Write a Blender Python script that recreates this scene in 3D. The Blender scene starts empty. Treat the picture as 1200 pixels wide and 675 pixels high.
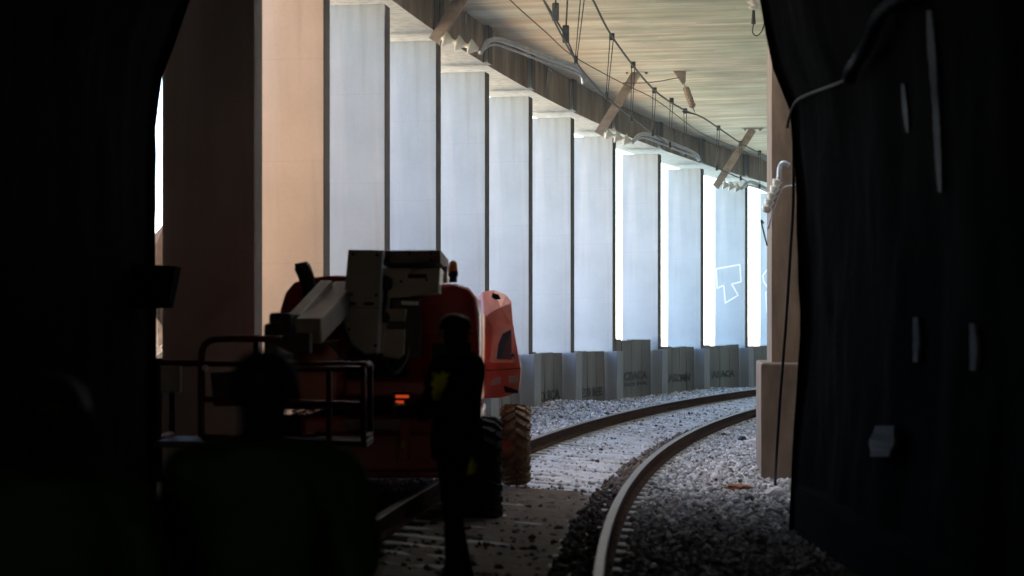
import bpy, bmesh, math, random
import numpy as np
from mathutils import Vector, Matrix, noise
random.seed(7); rng = np.random.default_rng(7)
scene = bpy.context.scene
COL = scene.collection
R_ = math.radians

# ------------------------------------------------------------------ layout
EYE = 1.62            # camera height over the sleepers
F, W0, H0, HOR = 2400.0, 1200.0, 675.0, 393.5
CX, CY, RAD = 154.75, 4.6, 155.3      # curve of the track: straight up to y = CY, then an arc to the right
DCOL = 3.07                            # column line, metres left of the track centre

def at(px, py, d):
    """point that the photograph shows at (px, py), d metres ahead"""
    return Vector(((px - 600) / F * d, d, EYE + (HOR - py) / F * d))

def P(s, off, z=0.0):
    if s < 0:
        return Vector((CX - RAD - off, CY + s, z))
    a = s / RAD
    return Vector((CX - (RAD + off) * math.cos(a), CY + (RAD + off) * math.sin(a), z))

def head(s):
    a = max(s, 0) / RAD
    return Vector((math.sin(a), math.cos(a), 0)), Vector((-math.cos(a), math.sin(a), 0))

def s_of_px(px, off):
    a = (px - 600) / F; r = RAD + off
    A = 1 + a * a; B = -2 * (a * CX + CY); C = CX * CX + CY * CY - r * r
    y = (-B + math.sqrt(B * B - 4 * A * C)) / (2 * A)
    return RAD * math.asin((y - CY) / r)

def bed(off):
    if off > 1.35: return 0.10
    if off < -1.35: return -0.083
    return -0.05 + 0.069 * (off + 0.87)

# ------------------------------------------------------------------ materials
def mat(name, col, rough=0.8, metal=0.0, var=0.25, scale=6.0, stretch=(1, 1, 1), bump=0.0, bscale=40.0, col2=None, emit=None, estr=0, spec=None, detail=6):
    m = bpy.data.materials.new(name); m.use_nodes = True
    nt = m.node_tree; b = nt.nodes['Principled BSDF']
    b.inputs['Roughness'].default_value = rough; b.inputs['Metallic'].default_value = metal
    if spec is not None: b.inputs['Specular IOR Level'].default_value = spec
    tc = nt.nodes.new('ShaderNodeTexCoord'); mp = nt.nodes.new('ShaderNodeMapping')
    mp.inputs['Scale'].default_value = stretch
    nt.links.new(tc.outputs['Object'], mp.inputs['Vector'])
    n = nt.nodes.new('ShaderNodeTexNoise'); n.inputs['Scale'].default_value = scale; n.inputs['Detail'].default_value = detail; n.inputs['Roughness'].default_value = 0.6
    nt.links.new(mp.outputs['Vector'], n.inputs['Vector'])
    r = nt.nodes.new('ShaderNodeValToRGB')
    c = Vector(col[:3])
    c2 = Vector(col2[:3]) if col2 else c * (1 + var)
    c1 = c * (1 - var)
    r.color_ramp.elements[0].position = 0.3; r.color_ramp.elements[1].position = 0.7
    r.color_ramp.elements[0].color = (*c1, 1); r.color_ramp.elements[1].color = (*c2, 1)
    nt.links.new(n.outputs['Fac'], r.inputs['Fac']); nt.links.new(r.outputs['Color'], b.inputs['Base Color'])
    if bump:
        n2 = nt.nodes.new('ShaderNodeTexNoise'); n2.inputs['Scale'].default_value = bscale; n2.inputs['Detail'].default_value = 5
        nt.links.new(mp.outputs['Vector'], n2.inputs['Vector'])
        bp = nt.nodes.new('ShaderNodeBump'); bp.inputs['Strength'].default_value = bump; bp.inputs['Distance'].default_value = 0.02
        nt.links.new(n2.outputs['Fac'], bp.inputs['Height']); nt.links.new(bp.outputs['Normal'], b.inputs['Normal'])
    if emit:
        b.inputs['Emission Color'].default_value = (*emit, 1); b.inputs['Emission Strength'].default_value = estr
    return m

def concrete_fin(name, base, streak, gain=0.5):
    """board-cast concrete: faint vertical run-off streaks, blotches, horizontal lift lines"""
    m = bpy.data.materials.new(name); m.use_nodes = True
    nt = m.node_tree; L = nt.links; b = nt.nodes['Principled BSDF']; b.inputs['Roughness'].default_value = 0.85
    b.inputs['Specular IOR Level'].default_value = 0.25
    tc = nt.nodes.new('ShaderNodeTexCoord')
    def nz(scale, st, detail=5):
        mp = nt.nodes.new('ShaderNodeMapping'); mp.inputs['Scale'].default_value = st
        L.new(tc.outputs['Object'], mp.inputs['Vector'])
        n = nt.nodes.new('ShaderNodeTexNoise'); n.inputs['Scale'].default_value = scale; n.inputs['Detail'].default_value = detail
        L.new(mp.outputs['Vector'], n.inputs['Vector']); return n
    def mix(fac, a, bcol, mode='MIX'):
        x = nt.nodes.new('ShaderNodeMix'); x.data_type = 'RGBA'; x.blend_type = mode
        if isinstance(fac, float): x.inputs[0].default_value = fac
        else: L.new(fac, x.inputs[0])
        for v, i in ((a, 6), (bcol, 7)):
            if isinstance(v, tuple): x.inputs[i].default_value = (*v, 1)
            else: L.new(v, x.inputs[i])
        return x.outputs[2]
    def ramp(src, lo, hi):
        r = nt.nodes.new('ShaderNodeMapRange'); r.inputs[1].default_value = lo; r.inputs[2].default_value = hi
        L.new(src, r.inputs[0]); return r.outputs[0]
    big = nz(0.9, (1, 1, 1)); st = nz(7, (1, 1, 0.07), 6); fine = nz(30, (1, 1, 1), 4)
    st2 = nz(3.2, (1, 1, 0.05), 3)
    c = mix(ramp(big.outputs['Fac'], .3, .7), tuple(x * 0.86 for x in base), tuple(x * 1.06 for x in base))
    k = nt.nodes.new('ShaderNodeMath'); k.operation = 'MULTIPLY'; k.inputs[1].default_value = gain
    L.new(ramp(st.outputs['Fac'], .52, .78), k.inputs[0])
    c = mix(k.outputs[0], c, streak)
    k2 = nt.nodes.new('ShaderNodeMath'); k2.operation = 'MULTIPLY'; k2.inputs[1].default_value = gain * 0.45
    L.new(ramp(st2.outputs['Fac'], .56, .74), k2.inputs[0])
    c = mix(k2.outputs[0], c, (0.8, 0.8, 0.78))
    geo = nt.nodes.new('ShaderNodeSeparateXYZ'); L.new(tc.outputs['Object'], geo.inputs[0])
    mz = nt.nodes.new('ShaderNodeMath'); mz.operation = 'MULTIPLY'; mz.inputs[1].default_value = 1 / 1.25; L.new(geo.outputs[2], mz.inputs[0])
    fz = nt.nodes.new('ShaderNodeMath'); fz.operation = 'FRACT'; L.new(mz.outputs[0], fz.inputs[0])
    jz = nt.nodes.new('ShaderNodeMapRange'); jz.inputs[1].default_value = 0; jz.inputs[2].default_value = .012; jz.inputs[3].default_value = .22; jz.inputs[4].default_value = 0; L.new(fz.outputs[0], jz.inputs[0])
    c = mix(jz.outputs[0], c, tuple(x * .5 for x in base))
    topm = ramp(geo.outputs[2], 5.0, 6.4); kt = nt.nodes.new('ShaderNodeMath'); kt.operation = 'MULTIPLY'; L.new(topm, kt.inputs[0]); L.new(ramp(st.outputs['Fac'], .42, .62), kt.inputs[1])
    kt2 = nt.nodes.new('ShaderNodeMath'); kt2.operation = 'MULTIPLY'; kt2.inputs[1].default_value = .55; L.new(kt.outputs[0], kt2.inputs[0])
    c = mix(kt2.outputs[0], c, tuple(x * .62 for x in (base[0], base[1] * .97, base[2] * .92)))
    c = mix(ramp(fine.outputs['Fac'], .35, .75), c, mix(0.05, c, (0.12, 0.11, 0.1)))
    L.new(c, b.inputs['Base Color'])
    bp = nt.nodes.new('ShaderNodeBump'); bp.inputs['Strength'].default_value = 0.25; bp.inputs['Distance'].default_value = 0.01
    L.new(fine.outputs['Fac'], bp.inputs['Height']); L.new(bp.outputs['Normal'], b.inputs['Normal'])
    return m

def ceiling_mat():
    """underside of the roof: narrow formwork boards across the track, each its own tone, dark damp lines"""
    m = bpy.data.materials.new('board_marked_concrete'); m.use_nodes = True
    nt = m.node_tree; L = nt.links; b = nt.nodes['Principled BSDF']; b.inputs['Roughness'].default_value = 0.9
    uv = nt.nodes.new('ShaderNodeUVMap'); uv.uv_map = 'UVMap'
    sep = nt.nodes.new('ShaderNodeSeparateXYZ'); L.new(uv.outputs[0], sep.inputs[0])
    mul = nt.nodes.new('ShaderNodeMath'); mul.operation = 'MULTIPLY'; mul.inputs[1].default_value = 1 / 0.22; L.new(sep.outputs[0], mul.inputs[0])
    fl = nt.nodes.new('ShaderNodeMath'); fl.operation = 'FLOOR'; L.new(mul.outputs[0], fl.inputs[0])
    fr = nt.nodes.new('ShaderNodeMath'); fr.operation = 'FRACT'; L.new(mul.outputs[0], fr.inputs[0])
    # length break of each board
    wn0 = nt.nodes.new('ShaderNodeTexWhiteNoise'); wn0.noise_dimensions = '1D'; L.new(fl.outputs[0], wn0.inputs['W'])
    ad = nt.nodes.new('ShaderNodeMath'); ad.operation = 'MULTIPLY_ADD'; ad.inputs[1].default_value = 0.33
    L.new(sep.outputs[1], ad.inputs[0]); L.new(wn0.outputs['Value'], ad.inputs[2])
    fl2 = nt.nodes.new('ShaderNodeMath'); fl2.operation = 'FLOOR'; L.new(ad.outputs[0], fl2.inputs[0])
    cmb = nt.nodes.new('ShaderNodeCombineXYZ'); L.new(fl.outputs[0], cmb.inputs[0]); L.new(fl2.outputs[0], cmb.inputs[1])
    wn = nt.nodes.new('ShaderNodeTexWhiteNoise'); wn.noise_dimensions = '2D'; L.new(cmb.outputs[0], wn.inputs['Vector'])
    r = nt.nodes.new('ShaderNodeValToRGB'); e = r.color_ramp.elements
    e[0].position = 0; e[0].color = (0.57, 0.61, 0.51, 1); e[1].position = 1; e[1].color = (0.73, 0.77, 0.67, 1)
    x = e.new(0.5); x.color = (0.66, 0.70, 0.60, 1)
    L.new(wn.outputs['Value'], r.inputs['Fac'])
    def nz(scale, st, detail=6):
        mp = nt.nodes.new('ShaderNodeMapping'); mp.inputs['Scale'].default_value = st
        L.new(uv.outputs[0], mp.inputs['Vector'])
        n = nt.nodes.new('ShaderNodeTexNoise'); n.inputs['Scale'].default_value = scale; n.inputs['Detail'].default_value = detail
        n.inputs['Roughness'].default_value = 0.65
        L.new(mp.outputs['Vector'], n.inputs['Vector']); return n.outputs['Fac']
    def mr(src, lo, hi, a=0.0, c=1.0):
        q = nt.nodes.new('ShaderNodeMapRange'); q.inputs[1].default_value = lo; q.inputs[2].default_value = hi
        q.inputs[3].default_value = a; q.inputs[4].default_value = c; L.new(src, q.inputs[0]); return q.outputs[0]
    def mix(fac, a, c, mode='MIX'):
        q = nt.nodes.new('ShaderNodeMix'); q.data_type = 'RGBA'; q.blend_type = mode
        if isinstance(fac, float): q.inputs[0].default_value = fac
        else: L.new(fac, q.inputs[0])
        for v, i in ((a, 6), (c, 7)):
            if isinstance(v, tuple): q.inputs[i].default_value = (*v, 1)
            else: L.new(v, q.inputs[i])
        return q.outputs[2]
    c = r.outputs['Color']
    c = mix(mr(nz(1.0, (3.0, 0.22, 1)), .42, .72, 0, .75), c, (0.26, 0.26, 0.215))      # dark damp bands
    c = mix(mr(nz(1.0, (9.0, 0.5, 1)), .5, .75, 0, .6), c, (0.62, 0.57, 0.46))            # pale lime bands
    alg = nt.nodes.new('ShaderNodeMath'); alg.operation = 'MULTIPLY_ADD'; alg.inputs[1].default_value = -0.10
    L.new(sep.outputs[1], alg.inputs[0]); L.new(nz(0.45, (1, .6, 1), 4), alg.inputs[2])
    c = mix(mr(alg.outputs[0], .38, .8, 0, 1.0), c, mix(1.0, c, (0.58, 0.74, 0.70), 'MULTIPLY'))  # greenish algae areas
    c = mix(mr(nz(1.6, (.7, .35, 1), 8), .46, .66, 0, .65), c, (0.30, 0.345, 0.29))     # mottled damp
    # warm ground bounce painted in blotches next to the beam (v large = beam side)
    edge = mr(sep.outputs[1], 1.0, 3.0)
    k = nt.nodes.new('ShaderNodeMath'); k.operation = 'MULTIPLY'
    L.new(edge, k.inputs[0]); L.new(mr(nz(1.2, (0.6, 0.5, 1)), .35, .65, 0, .9), k.inputs[1])
    c = mix(k.outputs[0], c, (0.68, 0.50, 0.34))
    joint = mr(fr.outputs[0], 0.0, 0.07, 0.55, 0.0)
    c = mix(mr(nz(1.0, (5.0, 0.16, 1), 8), .60, .68, 0, .6), c, (0.15, 0.145, 0.115))   # thin dark seepage lines
    c = mix(joint, c, (0.10, 0.09, 0.07))
    L.new(c, b.inputs['Base Color'])
    bp = nt.nodes.new('ShaderNodeBump'); bp.inputs['Strength'].default_value = 0.5; bp.inputs['Distance'].default_value = 0.02
    L.new(wn.outputs['Value'], bp.inputs['Height']); L.new(bp.outputs['Normal'], b.inputs['Normal'])
    return m

def tone_mat(name, dark, light, rough=0.9):
    m = bpy.data.materials.new(name); m.use_nodes = True
    nt = m.node_tree; b = nt.nodes['Principled BSDF']; b.inputs['Roughness'].default_value = rough
    a = nt.nodes.new('ShaderNodeAttribute'); a.attribute_name = 'tone'
    r = nt.nodes.new('ShaderNodeValToRGB'); em_ = r.color_ramp.elements.new(.3); em_.color = (*[(a + b) / 2 * .62 for a, b in zip(dark, light)], 1); r.color_ramp.elements[0].color = (*dark, 1); r.color_ramp.elements[-1].color = (*light, 1)
    nt.links.new(a.outputs['Fac'], r.inputs['Fac']); nt.links.new(r.outputs['Color'], b.inputs['Base Color'])
    return m

M = {}
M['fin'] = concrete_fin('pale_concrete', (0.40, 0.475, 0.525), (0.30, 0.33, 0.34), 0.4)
M['shaded_fin'] = concrete_fin('shaded_buff_concrete', (0.44, 0.395, 0.35), (0.34, 0.30, 0.26), 0.45)  # darker copy of the first columns' concrete, shade put into the colour
M['whitewash'] = mat('added_shaft_white', (0.78, 0.78, 0.77), var=0.06)
M['edge'] = mat('shaded_dark_edge', (0.10, 0.09, 0.085), var=0.35, scale=3, stretch=(1, 1, 0.15))  # shade of the inward column faces painted as a darker colour
M['pedestal'] = concrete_fin('pedestal_concrete', (0.30, 0.31, 0.32), (0.12, 0.12, 0.12), 0.8)
M['beam'] = mat('stained_beam_concrete', (0.20, 0.175, 0.15), var=0.45, scale=2.2, stretch=(1, 1, 0.35), bump=0.2)
M['ceil'] = ceiling_mat()
M['wall'] = mat('retaining_wall_concrete', (0.36, 0.355, 0.34), var=0.3, scale=1.5, bump=0.3)
M['pillar'] = mat('warm_pillar_concrete', (0.20, 0.15, 0.11), var=0.4, scale=2.5, stretch=(1, 1, 0.3), bump=0.25)
M['plank'] = mat('grey_plank_concrete', (0.155, 0.147, 0.132), var=0.25, scale=2.5, stretch=(1, 1, 0.25), bump=0.15)
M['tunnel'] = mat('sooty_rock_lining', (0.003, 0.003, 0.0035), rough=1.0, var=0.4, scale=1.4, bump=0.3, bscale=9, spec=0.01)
M['streak'] = mat('lime_streak', (0.022, 0.027, 0.033), var=0.3, scale=9, stretch=(1, 1, 0.3))
M['streak_pale'] = mat('dull_white_strip', (0.12, 0.14, 0.16), var=0.2)
M['bedding'] = mat('ballast_bedding', (0.13, 0.13, 0.13), var=0.5, scale=18, bump=0.8, bscale=30)
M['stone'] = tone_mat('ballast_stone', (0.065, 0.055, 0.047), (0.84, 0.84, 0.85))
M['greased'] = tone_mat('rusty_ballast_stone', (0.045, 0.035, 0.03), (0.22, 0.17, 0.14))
M['sleeper'] = mat('sleeper_concrete', (0.36, 0.35, 0.33), var=0.3, scale=5, bump=0.3)
M['railhead'] = mat('worn_rail_head', (0.20, 0.175, 0.165), rough=0.5, metal=0.8, var=0.15, scale=9)
M['rust'] = mat('rusty_rail_web', (0.055, 0.030, 0.021), spec=0.04, rough=0.95, var=0.45, scale=7, bump=0.3)
M['earth'] = mat('dry_earth', (0.26, 0.20, 0.14), var=0.35, scale=0.25, bump=0.4, bscale=3)
M['rockbank'] = mat('tan_rock', (0.50, 0.35, 0.21), var=0.6, scale=0.9, bump=0.8, bscale=3)
M['outcrop'] = mat('brown_rock', (0.075, 0.05, 0.032), var=0.85, scale=1.6, bump=0.9, bscale=4)
M['meadow'] = mat('pale_meadow', (0.29, 0.32, 0.26), var=0.3, scale=0.6, bump=0.5, bscale=3)
M['scrub'] = mat('dry_scrub_hillside', (0.12, 0.12, 0.06), var=0.5, scale=0.05, bump=0.5, bscale=0.5)
M['red'] = mat('red_paint', (0.46, 0.035, 0.028), rough=0.35, var=0.12, scale=3)
M['dark_red'] = mat('worn_dark_red_paint', (0.10, 0.010, 0.011), rough=0.5, var=0.2, scale=6)
M['lit_fin'] = concrete_fin('lit_buff_concrete', (0.72, 0.56, 0.40), (0.5, 0.4, 0.3), 0.4)  # lighter copy of the same concrete, warm light put into the colour
M['orange'] = mat('orange_red_paint', (0.93, 0.32, 0.225), rough=0.32, var=0.10, scale=4)
M['cream'] = mat('cream_paint', (0.50, 0.46, 0.39), rough=0.45, var=0.16, scale=5)
M['grey'] = mat('grey_paint', (0.34, 0.36, 0.37), rough=0.45, var=0.12, scale=5)
M['steel'] = mat('dark_steel', (0.06, 0.06, 0.065), rough=0.5, metal=0.6, var=0.3, scale=8)
M['black'] = mat('black_plastic', (0.012, 0.012, 0.013), rough=0.55, var=0.3, scale=8)
M['rubber'] = mat('black_rubber', (0.022, 0.021, 0.02), rough=0.85, var=0.4, scale=12)
M['muddy'] = mat('dusty_tan_rubber', (0.24, 0.17, 0.11), rough=0.95, var=0.45, scale=9, bump=0.3)
M['white'] = mat('white_sticker', (0.70, 0.70, 0.68), rough=0.5, var=0.08)
M['amber'] = mat('amber_lens', (0.95, 0.34, 0.05), rough=0.25, var=0.1)
M['lit'] = mat('lit_red_lamp', (0.8, 0.10, 0.02), rough=0.3, var=0.05, emit=(1.0, 0.10, 0.02), estr=0.055)
M['galv'] = mat('galvanised_steel', (0.42, 0.47, 0.52), rough=0.45, metal=0.7, var=0.2, scale=12)
M['bracket'] = mat('weathered_steel_angle', (0.27, 0.245, 0.22), rough=0.75, var=0.35, scale=5)
M['wire'] = mat('dark_copper_wire', (0.045, 0.06, 0.062), rough=0.6, var=0.3, scale=8)
M['thinwire'] = mat('brown_feeder_wire', (0.12, 0.085, 0.06), rough=0.7, var=0.3)
M['glass'] = mat('pale_glazed_insulator', (0.58, 0.62, 0.58), rough=0.15, var=0.12, scale=6)
M['brown_glass'] = mat('dusty_insulator', (0.36, 0.31, 0.24), rough=0.4, var=0.2)
M['paint'] = mat('white_spray_paint', (0.72, 0.75, 0.78), rough=0.7, var=0.04)
M['stencil'] = mat('faded_stencil_paint', (0.05, 0.047, 0.043), rough=0.8, var=0.3)
M['cloth'] = mat('dark_work_cloth', (0.013, 0.014, 0.016), rough=0.95, var=0.4, scale=10, spec=0.1)
M['hivis'] = mat('hi_vis_green', (0.02, 0.11, 0.008), rough=0.8, var=0.15, scale=8)
M['hivis_yellow'] = mat('hi_vis_yellow', (0.75, 0.85, 0.04), rough=0.7, var=0.1, scale=8)
M['skin'] = mat('skin', (0.35, 0.2, 0.14), rough=0.6, var=0.1)
M['cable'] = mat('black_cable', (0.012, 0.012, 0.013), spec=0.08, rough=0.8, var=0.3)
M['rag'] = mat('pale_rag', (0.62, 0.60, 0.60), rough=0.9, var=0.15)
M['rustplate'] = mat('rust_plate', (0.22, 0.09, 0.04), rough=0.9, var=0.4, scale=9)
M['leaf'] = mat('dry_leaf', (0.10, 0.11, 0.04), rough=0.8, var=0.4, scale=12)
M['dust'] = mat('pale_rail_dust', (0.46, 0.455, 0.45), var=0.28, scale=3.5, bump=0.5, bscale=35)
M['dirt_shade'] = mat('brown_dirt', (0.115, 0.085, 0.06), rough=0.95, var=0.5, scale=9, bump=0.6, bscale=25)

# ------------------------------------------------------------------ builders
class MB:
    def __init__(s): s.bm = bmesh.new(); s.mi = 0
    def face(s, vs):
        f = s.bm.faces.new(vs); f.material_index = s.mi; return f
    def box(s, c, size, rot=None, bevel=0.0):
        hx, hy, hz = (v / 2 for v in size); c = Vector(c); rot = rot or Matrix()
        v = [s.bm.verts.new(c + rot @ Vector((x * hx, y * hy, z * hz))) for x in (-1, 1) for y in (-1, 1) for z in (-1, 1)]
        fs = [s.face([v[i] for i in q]) for q in ((0, 1, 3, 2), (4, 6, 7, 5), (0, 4, 5, 1), (2, 3, 7, 6), (0, 2, 6, 4), (1, 5, 7, 3))]
        if bevel:
            es = {e for f in fs for e in f.edges}
            bmesh.ops.bevel(s.bm, geom=list(es), offset=bevel, segments=2, affect='EDGES', profile=0.6)
        return s
    def bar(s, a, b, w, h, up=(0, 0, 1), bevel=0.0):
        a = Vector(a); b = Vector(b); d = (b - a); L = d.length; d.normalize()
        x = d.cross(Vector(up))
        if x.length < 1e-4: x = d.cross(Vector((1, 0, 0)))
        x.normalize(); z = x.cross(d)
        rot = Matrix((x, d, z)).transposed()
        return s.box((a + b) / 2, (w, L, h), rot, bevel)
    def tube(s, pts, r, seg=8, cap=True):
        pts = [Vector(p) for p in pts]; n = len(pts)
        rr = r if isinstance(r, (list, tuple)) else [r] * n
        ring = []; prev = None
        for i, p in enumerate(pts):
            t = (pts[min(i + 1, n - 1)] - pts[max(i - 1, 0)])
            t = t.normalized() if t.length > 1e-7 else (prev_t if i else Vector((0, 0, 1)))
            prev_t = t
            if prev is None:
                x = t.cross(Vector((0, 0, 1)))
                if x.length < 1e-3: x = t.cross(Vector((1, 0, 0)))
            else:
                x = prev - t * prev.dot(t)
                if x.length < 1e-5: x = t.cross(Vector((0, 0, 1)))
            x.normalize(); prev = x; y = t.cross(x)
            ring.append([s.bm.verts.new(p + (x * math.cos(2 * math.pi * k / seg) + y * math.sin(2 * math.pi * k / seg)) * rr[i]) for k in range(seg)])
        for i in range(n - 1):
            for k in range(seg):
                f = s.face([ring[i][k], ring[i][(k + 1) % seg], ring[i + 1][(k + 1) % seg], ring[i + 1][k]]); f.smooth = True
        if cap:
            s.face(ring[0][::-1]); s.face(ring[-1])
        return s
    def prism(s, outline, depth, bevel=0.0, seg=3):
        """outline: world points of the near face; depth: vector"""
        depth = Vector(depth)
        a = [s.bm.verts.new(p) for p in outline]; b = [s.bm.verts.new(p + depth) for p in outline]
        n = len(a); fs = [s.face(a), s.face(b[::-1])]
        for i in range(n): fs.append(s.face([a[i], b[i], b[(i + 1) % n], a[(i + 1) % n]]))
        if bevel:
            es = list(fs[0].edges) + list(fs[1].edges)
            bmesh.ops.bevel(s.bm, geom=es, offset=bevel, segments=seg, affect='EDGES', profile=0.5)
        return s
    def loft(s, rings, bevel=0.0):
        R = [[s.bm.verts.new(p) for p in r] for r in rings]; n = len(R[0]); fs = [s.face(R[0]), s.face(R[-1][::-1])]
        for a, b in zip(R, R[1:]):
            for i in range(n): fs.append(s.face([a[i], b[i], b[(i + 1) % n], a[(i + 1) % n]]))
        if bevel:
            bmesh.ops.bevel(s.bm, geom=list({e for f in fs[:1] for e in f.edges} | {e for e in s.bm.edges if e.verts[0] in R[1] and e.verts[1] in R[1]}), offset=bevel, segments=3, affect='EDGES', profile=0.5)
        return s
    def lathe(s, prof, axis_p, axis, seg=24):
        """prof: (radius, distance along the axis)"""
        axis = Vector(axis).normalized(); x = axis.cross(Vector((0, 0, 1)))
        if x.length < 1e-3: x = axis.cross(Vector((1, 0, 0)))
        x.normalize(); y = axis.cross(x); rings = []
        for r, d in prof:
            rings.append([s.bm.verts.new(Vector(axis_p) + axis * d + (x * math.cos(2 * math.pi * k / seg) + y * math.sin(2 * math.pi * k / seg)) * max(r, 1e-4)) for k in range(seg)])
        for i in range(len(prof) - 1):
            for k in range(seg):
                f = s.face([rings[i][k], rings[i][(k + 1) % seg], rings[i + 1][(k + 1) % seg], rings[i + 1][k]]); f.smooth = True
        s.face(rings[0][::-1]); s.face(rings[-1]); return s
    def mesh(s, name, mats, smooth=False):
        bmesh.ops.recalc_face_normals(s.bm, faces=s.bm.faces[:])
        me = bpy.data.meshes.new(name); s.bm.to_mesh(me); s.bm.free()
        for m in (mats if isinstance(mats, (list, tuple)) else [mats]): me.materials.append(M[m])
        if smooth:
            for p in me.polygons: p.use_smooth = True
        return me
    def build(s, name, mats, parent=None, loc=None, smooth=False, rot=None):
        o = bpy.data.objects.new(name, s.mesh(name, mats, smooth)); COL.objects.link(o)
        if loc is not None: o.location = loc
        if rot is not None: o.rotation_euler = rot
        if parent: o.parent = parent; o.matrix_parent_inverse = Matrix.Translation(-parent.location) if False else Matrix()
        return o

def tag(o, label=None, cat=None, group=None, kind=None):
    if label: o['label'] = label
    if cat: o['category'] = cat
    if group: o['group'] = group
    if kind: o['kind'] = kind
    return o
def empty(name, label, cat, loc=(0, 0, 0), group=None):
    o = bpy.data.objects.new(name, None); COL.objects.link(o); o.location = loc; o.empty_display_size = 0.3
    return tag(o, label, cat, group)
def part(mb, name, m, root, smooth=False, parent=None):
    """world-space geometry made a child of root (or of a part of it)"""
    base = Vector(root.location)
    bmesh.ops.translate(mb.bm, verts=mb.bm.verts[:], vec=-base)
    return mb.build(name, m, parent or root, smooth=smooth)

def sweep(name, prof, ss, mats, closed=True, midx=None, z_fn=None):
    """prof: (off, z) ring carried along the track; UV = (s, off)"""
    n = len(prof); vs = []; fs = []; uvs = []; mi = []
    for s in ss:
        for (o, z) in prof:
            vs.append(P(s, o, z + (z_fn(s, o) if z_fn else 0)))
    m = n if closed else n - 1
    for i in range(len(ss) - 1):
        for k in range(m):
            k2 = (k + 1) % n
            fs.append((i * n + k, i * n + k2, (i + 1) * n + k2, (i + 1) * n + k))
            uvs += [(ss[i], prof[k][0]), (ss[i], prof[k2][0]), (ss[i + 1], prof[k2][0]), (ss[i + 1], prof[k][0])]
            mi.append(midx[k] if midx else 0)
    if closed:
        for base in (0, (len(ss) - 1) * n):
            fs.append(tuple(range(base, base + n))); uvs += [(ss[0 if base == 0 else -1], p[0]) for p in prof]; mi.append(0)
    me = bpy.data.meshes.new(name); me.from_pydata(vs, [], fs)
    u = me.uv_layers.new(name='UVMap')
    u.data.foreach_set('uv', np.array(uvs, dtype=np.float32).ravel())
    for q in (mats if isinstance(mats, (list, tuple)) else [mats]): me.materials.append(M[q])
    me.polygons.foreach_set('material_index', np.array(mi, dtype=np.int32))
    bm = bmesh.new(); bm.from_mesh(me); bmesh.ops.recalc_face_normals(bm, faces=bm.faces[:]); bm.to_mesh(me); bm.free()
    o = bpy.data.objects.new(name, me); COL.objects.link(o); return o

def frange(a, b, st):
    n = max(1, int(round((b - a) / st))); return [a + (b - a) * i / n for i in range(n + 1)]

# ------------------------------------------------------------------ setting: ground
S_END = 88.0
def heap(s, off):
    return 0.17 * math.exp(-((s - 36.2) / 2.2) ** 2) * max(0, min(1, (off - 1.3) / 0.9))
prof = [(-3.6, -.10), (-2.4, -.10), (-1.35, -.13), (-0.87, -.125), (0, -.065), (0.87, -.005), (1.35, .03), (2.3, .075), (4.2, .075), (4.2, -1.0), (-3.6, -1.0)]
tag(sweep('ballast_bed', prof, frange(-90, S_END, 1.0), 'bedding', z_fn=lambda s, o: heap(s, o)), kind='structure')

def ground_z(x, y):
    return -6.0
bm = MB(); n = 48; ring0 = None
for r in (0.0, 60, 200, 700, 2500, 9000):
    ring = [bm.bm.verts.new((r * math.cos(2 * math.pi * k / n), 30 + r * math.sin(2 * math.pi * k / n), -6.0)) for k in range(n)] if r else [bm.bm.verts.new((0, 30, -6.0))]
    if ring0:
        for k in range(n):
            if len(ring0) == 1: bm.face([ring0[0], ring[k], ring[(k + 1) % n]])
            else: bm.face([ring0[k], ring[k], ring[(k + 1) % n], ring0[(k + 1) % n]])
    ring0 = ring
tag(bm.build('ground', 'earth'), kind='structure')

# slope outside the columns: level shelf, a sunlit rocky bank beyond it near the tunnel, then falling away
def terrain(name, ss, offs, zf, m):
    vs = []; fs = []
    for s in ss:
        for o in offs:
            p = P(s, o, 0); p.z = zf(s, o, p); vs.append(p)
    n = len(offs)
    for i in range(len(ss) - 1):
        for k in range(n - 1): fs.append((i * n + k, i * n + k + 1, (i + 1) * n + k + 1, (i + 1) * n + k))
    me = bpy.data.meshes.new(name); me.from_pydata(vs, [], fs); me.materials.append(M[m])
    o = bpy.data.objects.new(name, me); COL.objects.link(o); return o
def sm(a, b, x):
    t = max(0, min(1, (x - a) / (b - a))); return t * t * (3 - 2 * t)
def outz(s, o, p):
    z = -0.05 - 6.2 * sm(22, 44, o)
    bank = (3.3 + 3.4 * (1 - sm(17, 25, s))) * sm(5.6, 8.6, o) * (1 - sm(13, 22, o)) * (1 - sm(29, 37, s)) * sm(-60, -10, s)
    rough = noise.fractal(p * 0.8, 1.0, 2.0, 5) * 0.5
    return z + bank + rough * min(1, max(0, (o - 5.0) / 2)) * (0.35 + 0.6 * min(1, bank))
tag(terrain('rocky_bank', frange(-60, 45, 0.6), [4.21] + frange(4.6, 20, 0.5) + frange(21, 50, 1.5), outz, 'rockbank'), kind='structure')
def outz2(s, o, p):
    return outz(s, o, p)
tag(terrain('meadow', frange(45, S_END + 60, 1.5), [4.21] + frange(4.6, 20, 0.7) + frange(21, 50, 1.5), outz2, 'meadow'), kind='structure')
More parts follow.
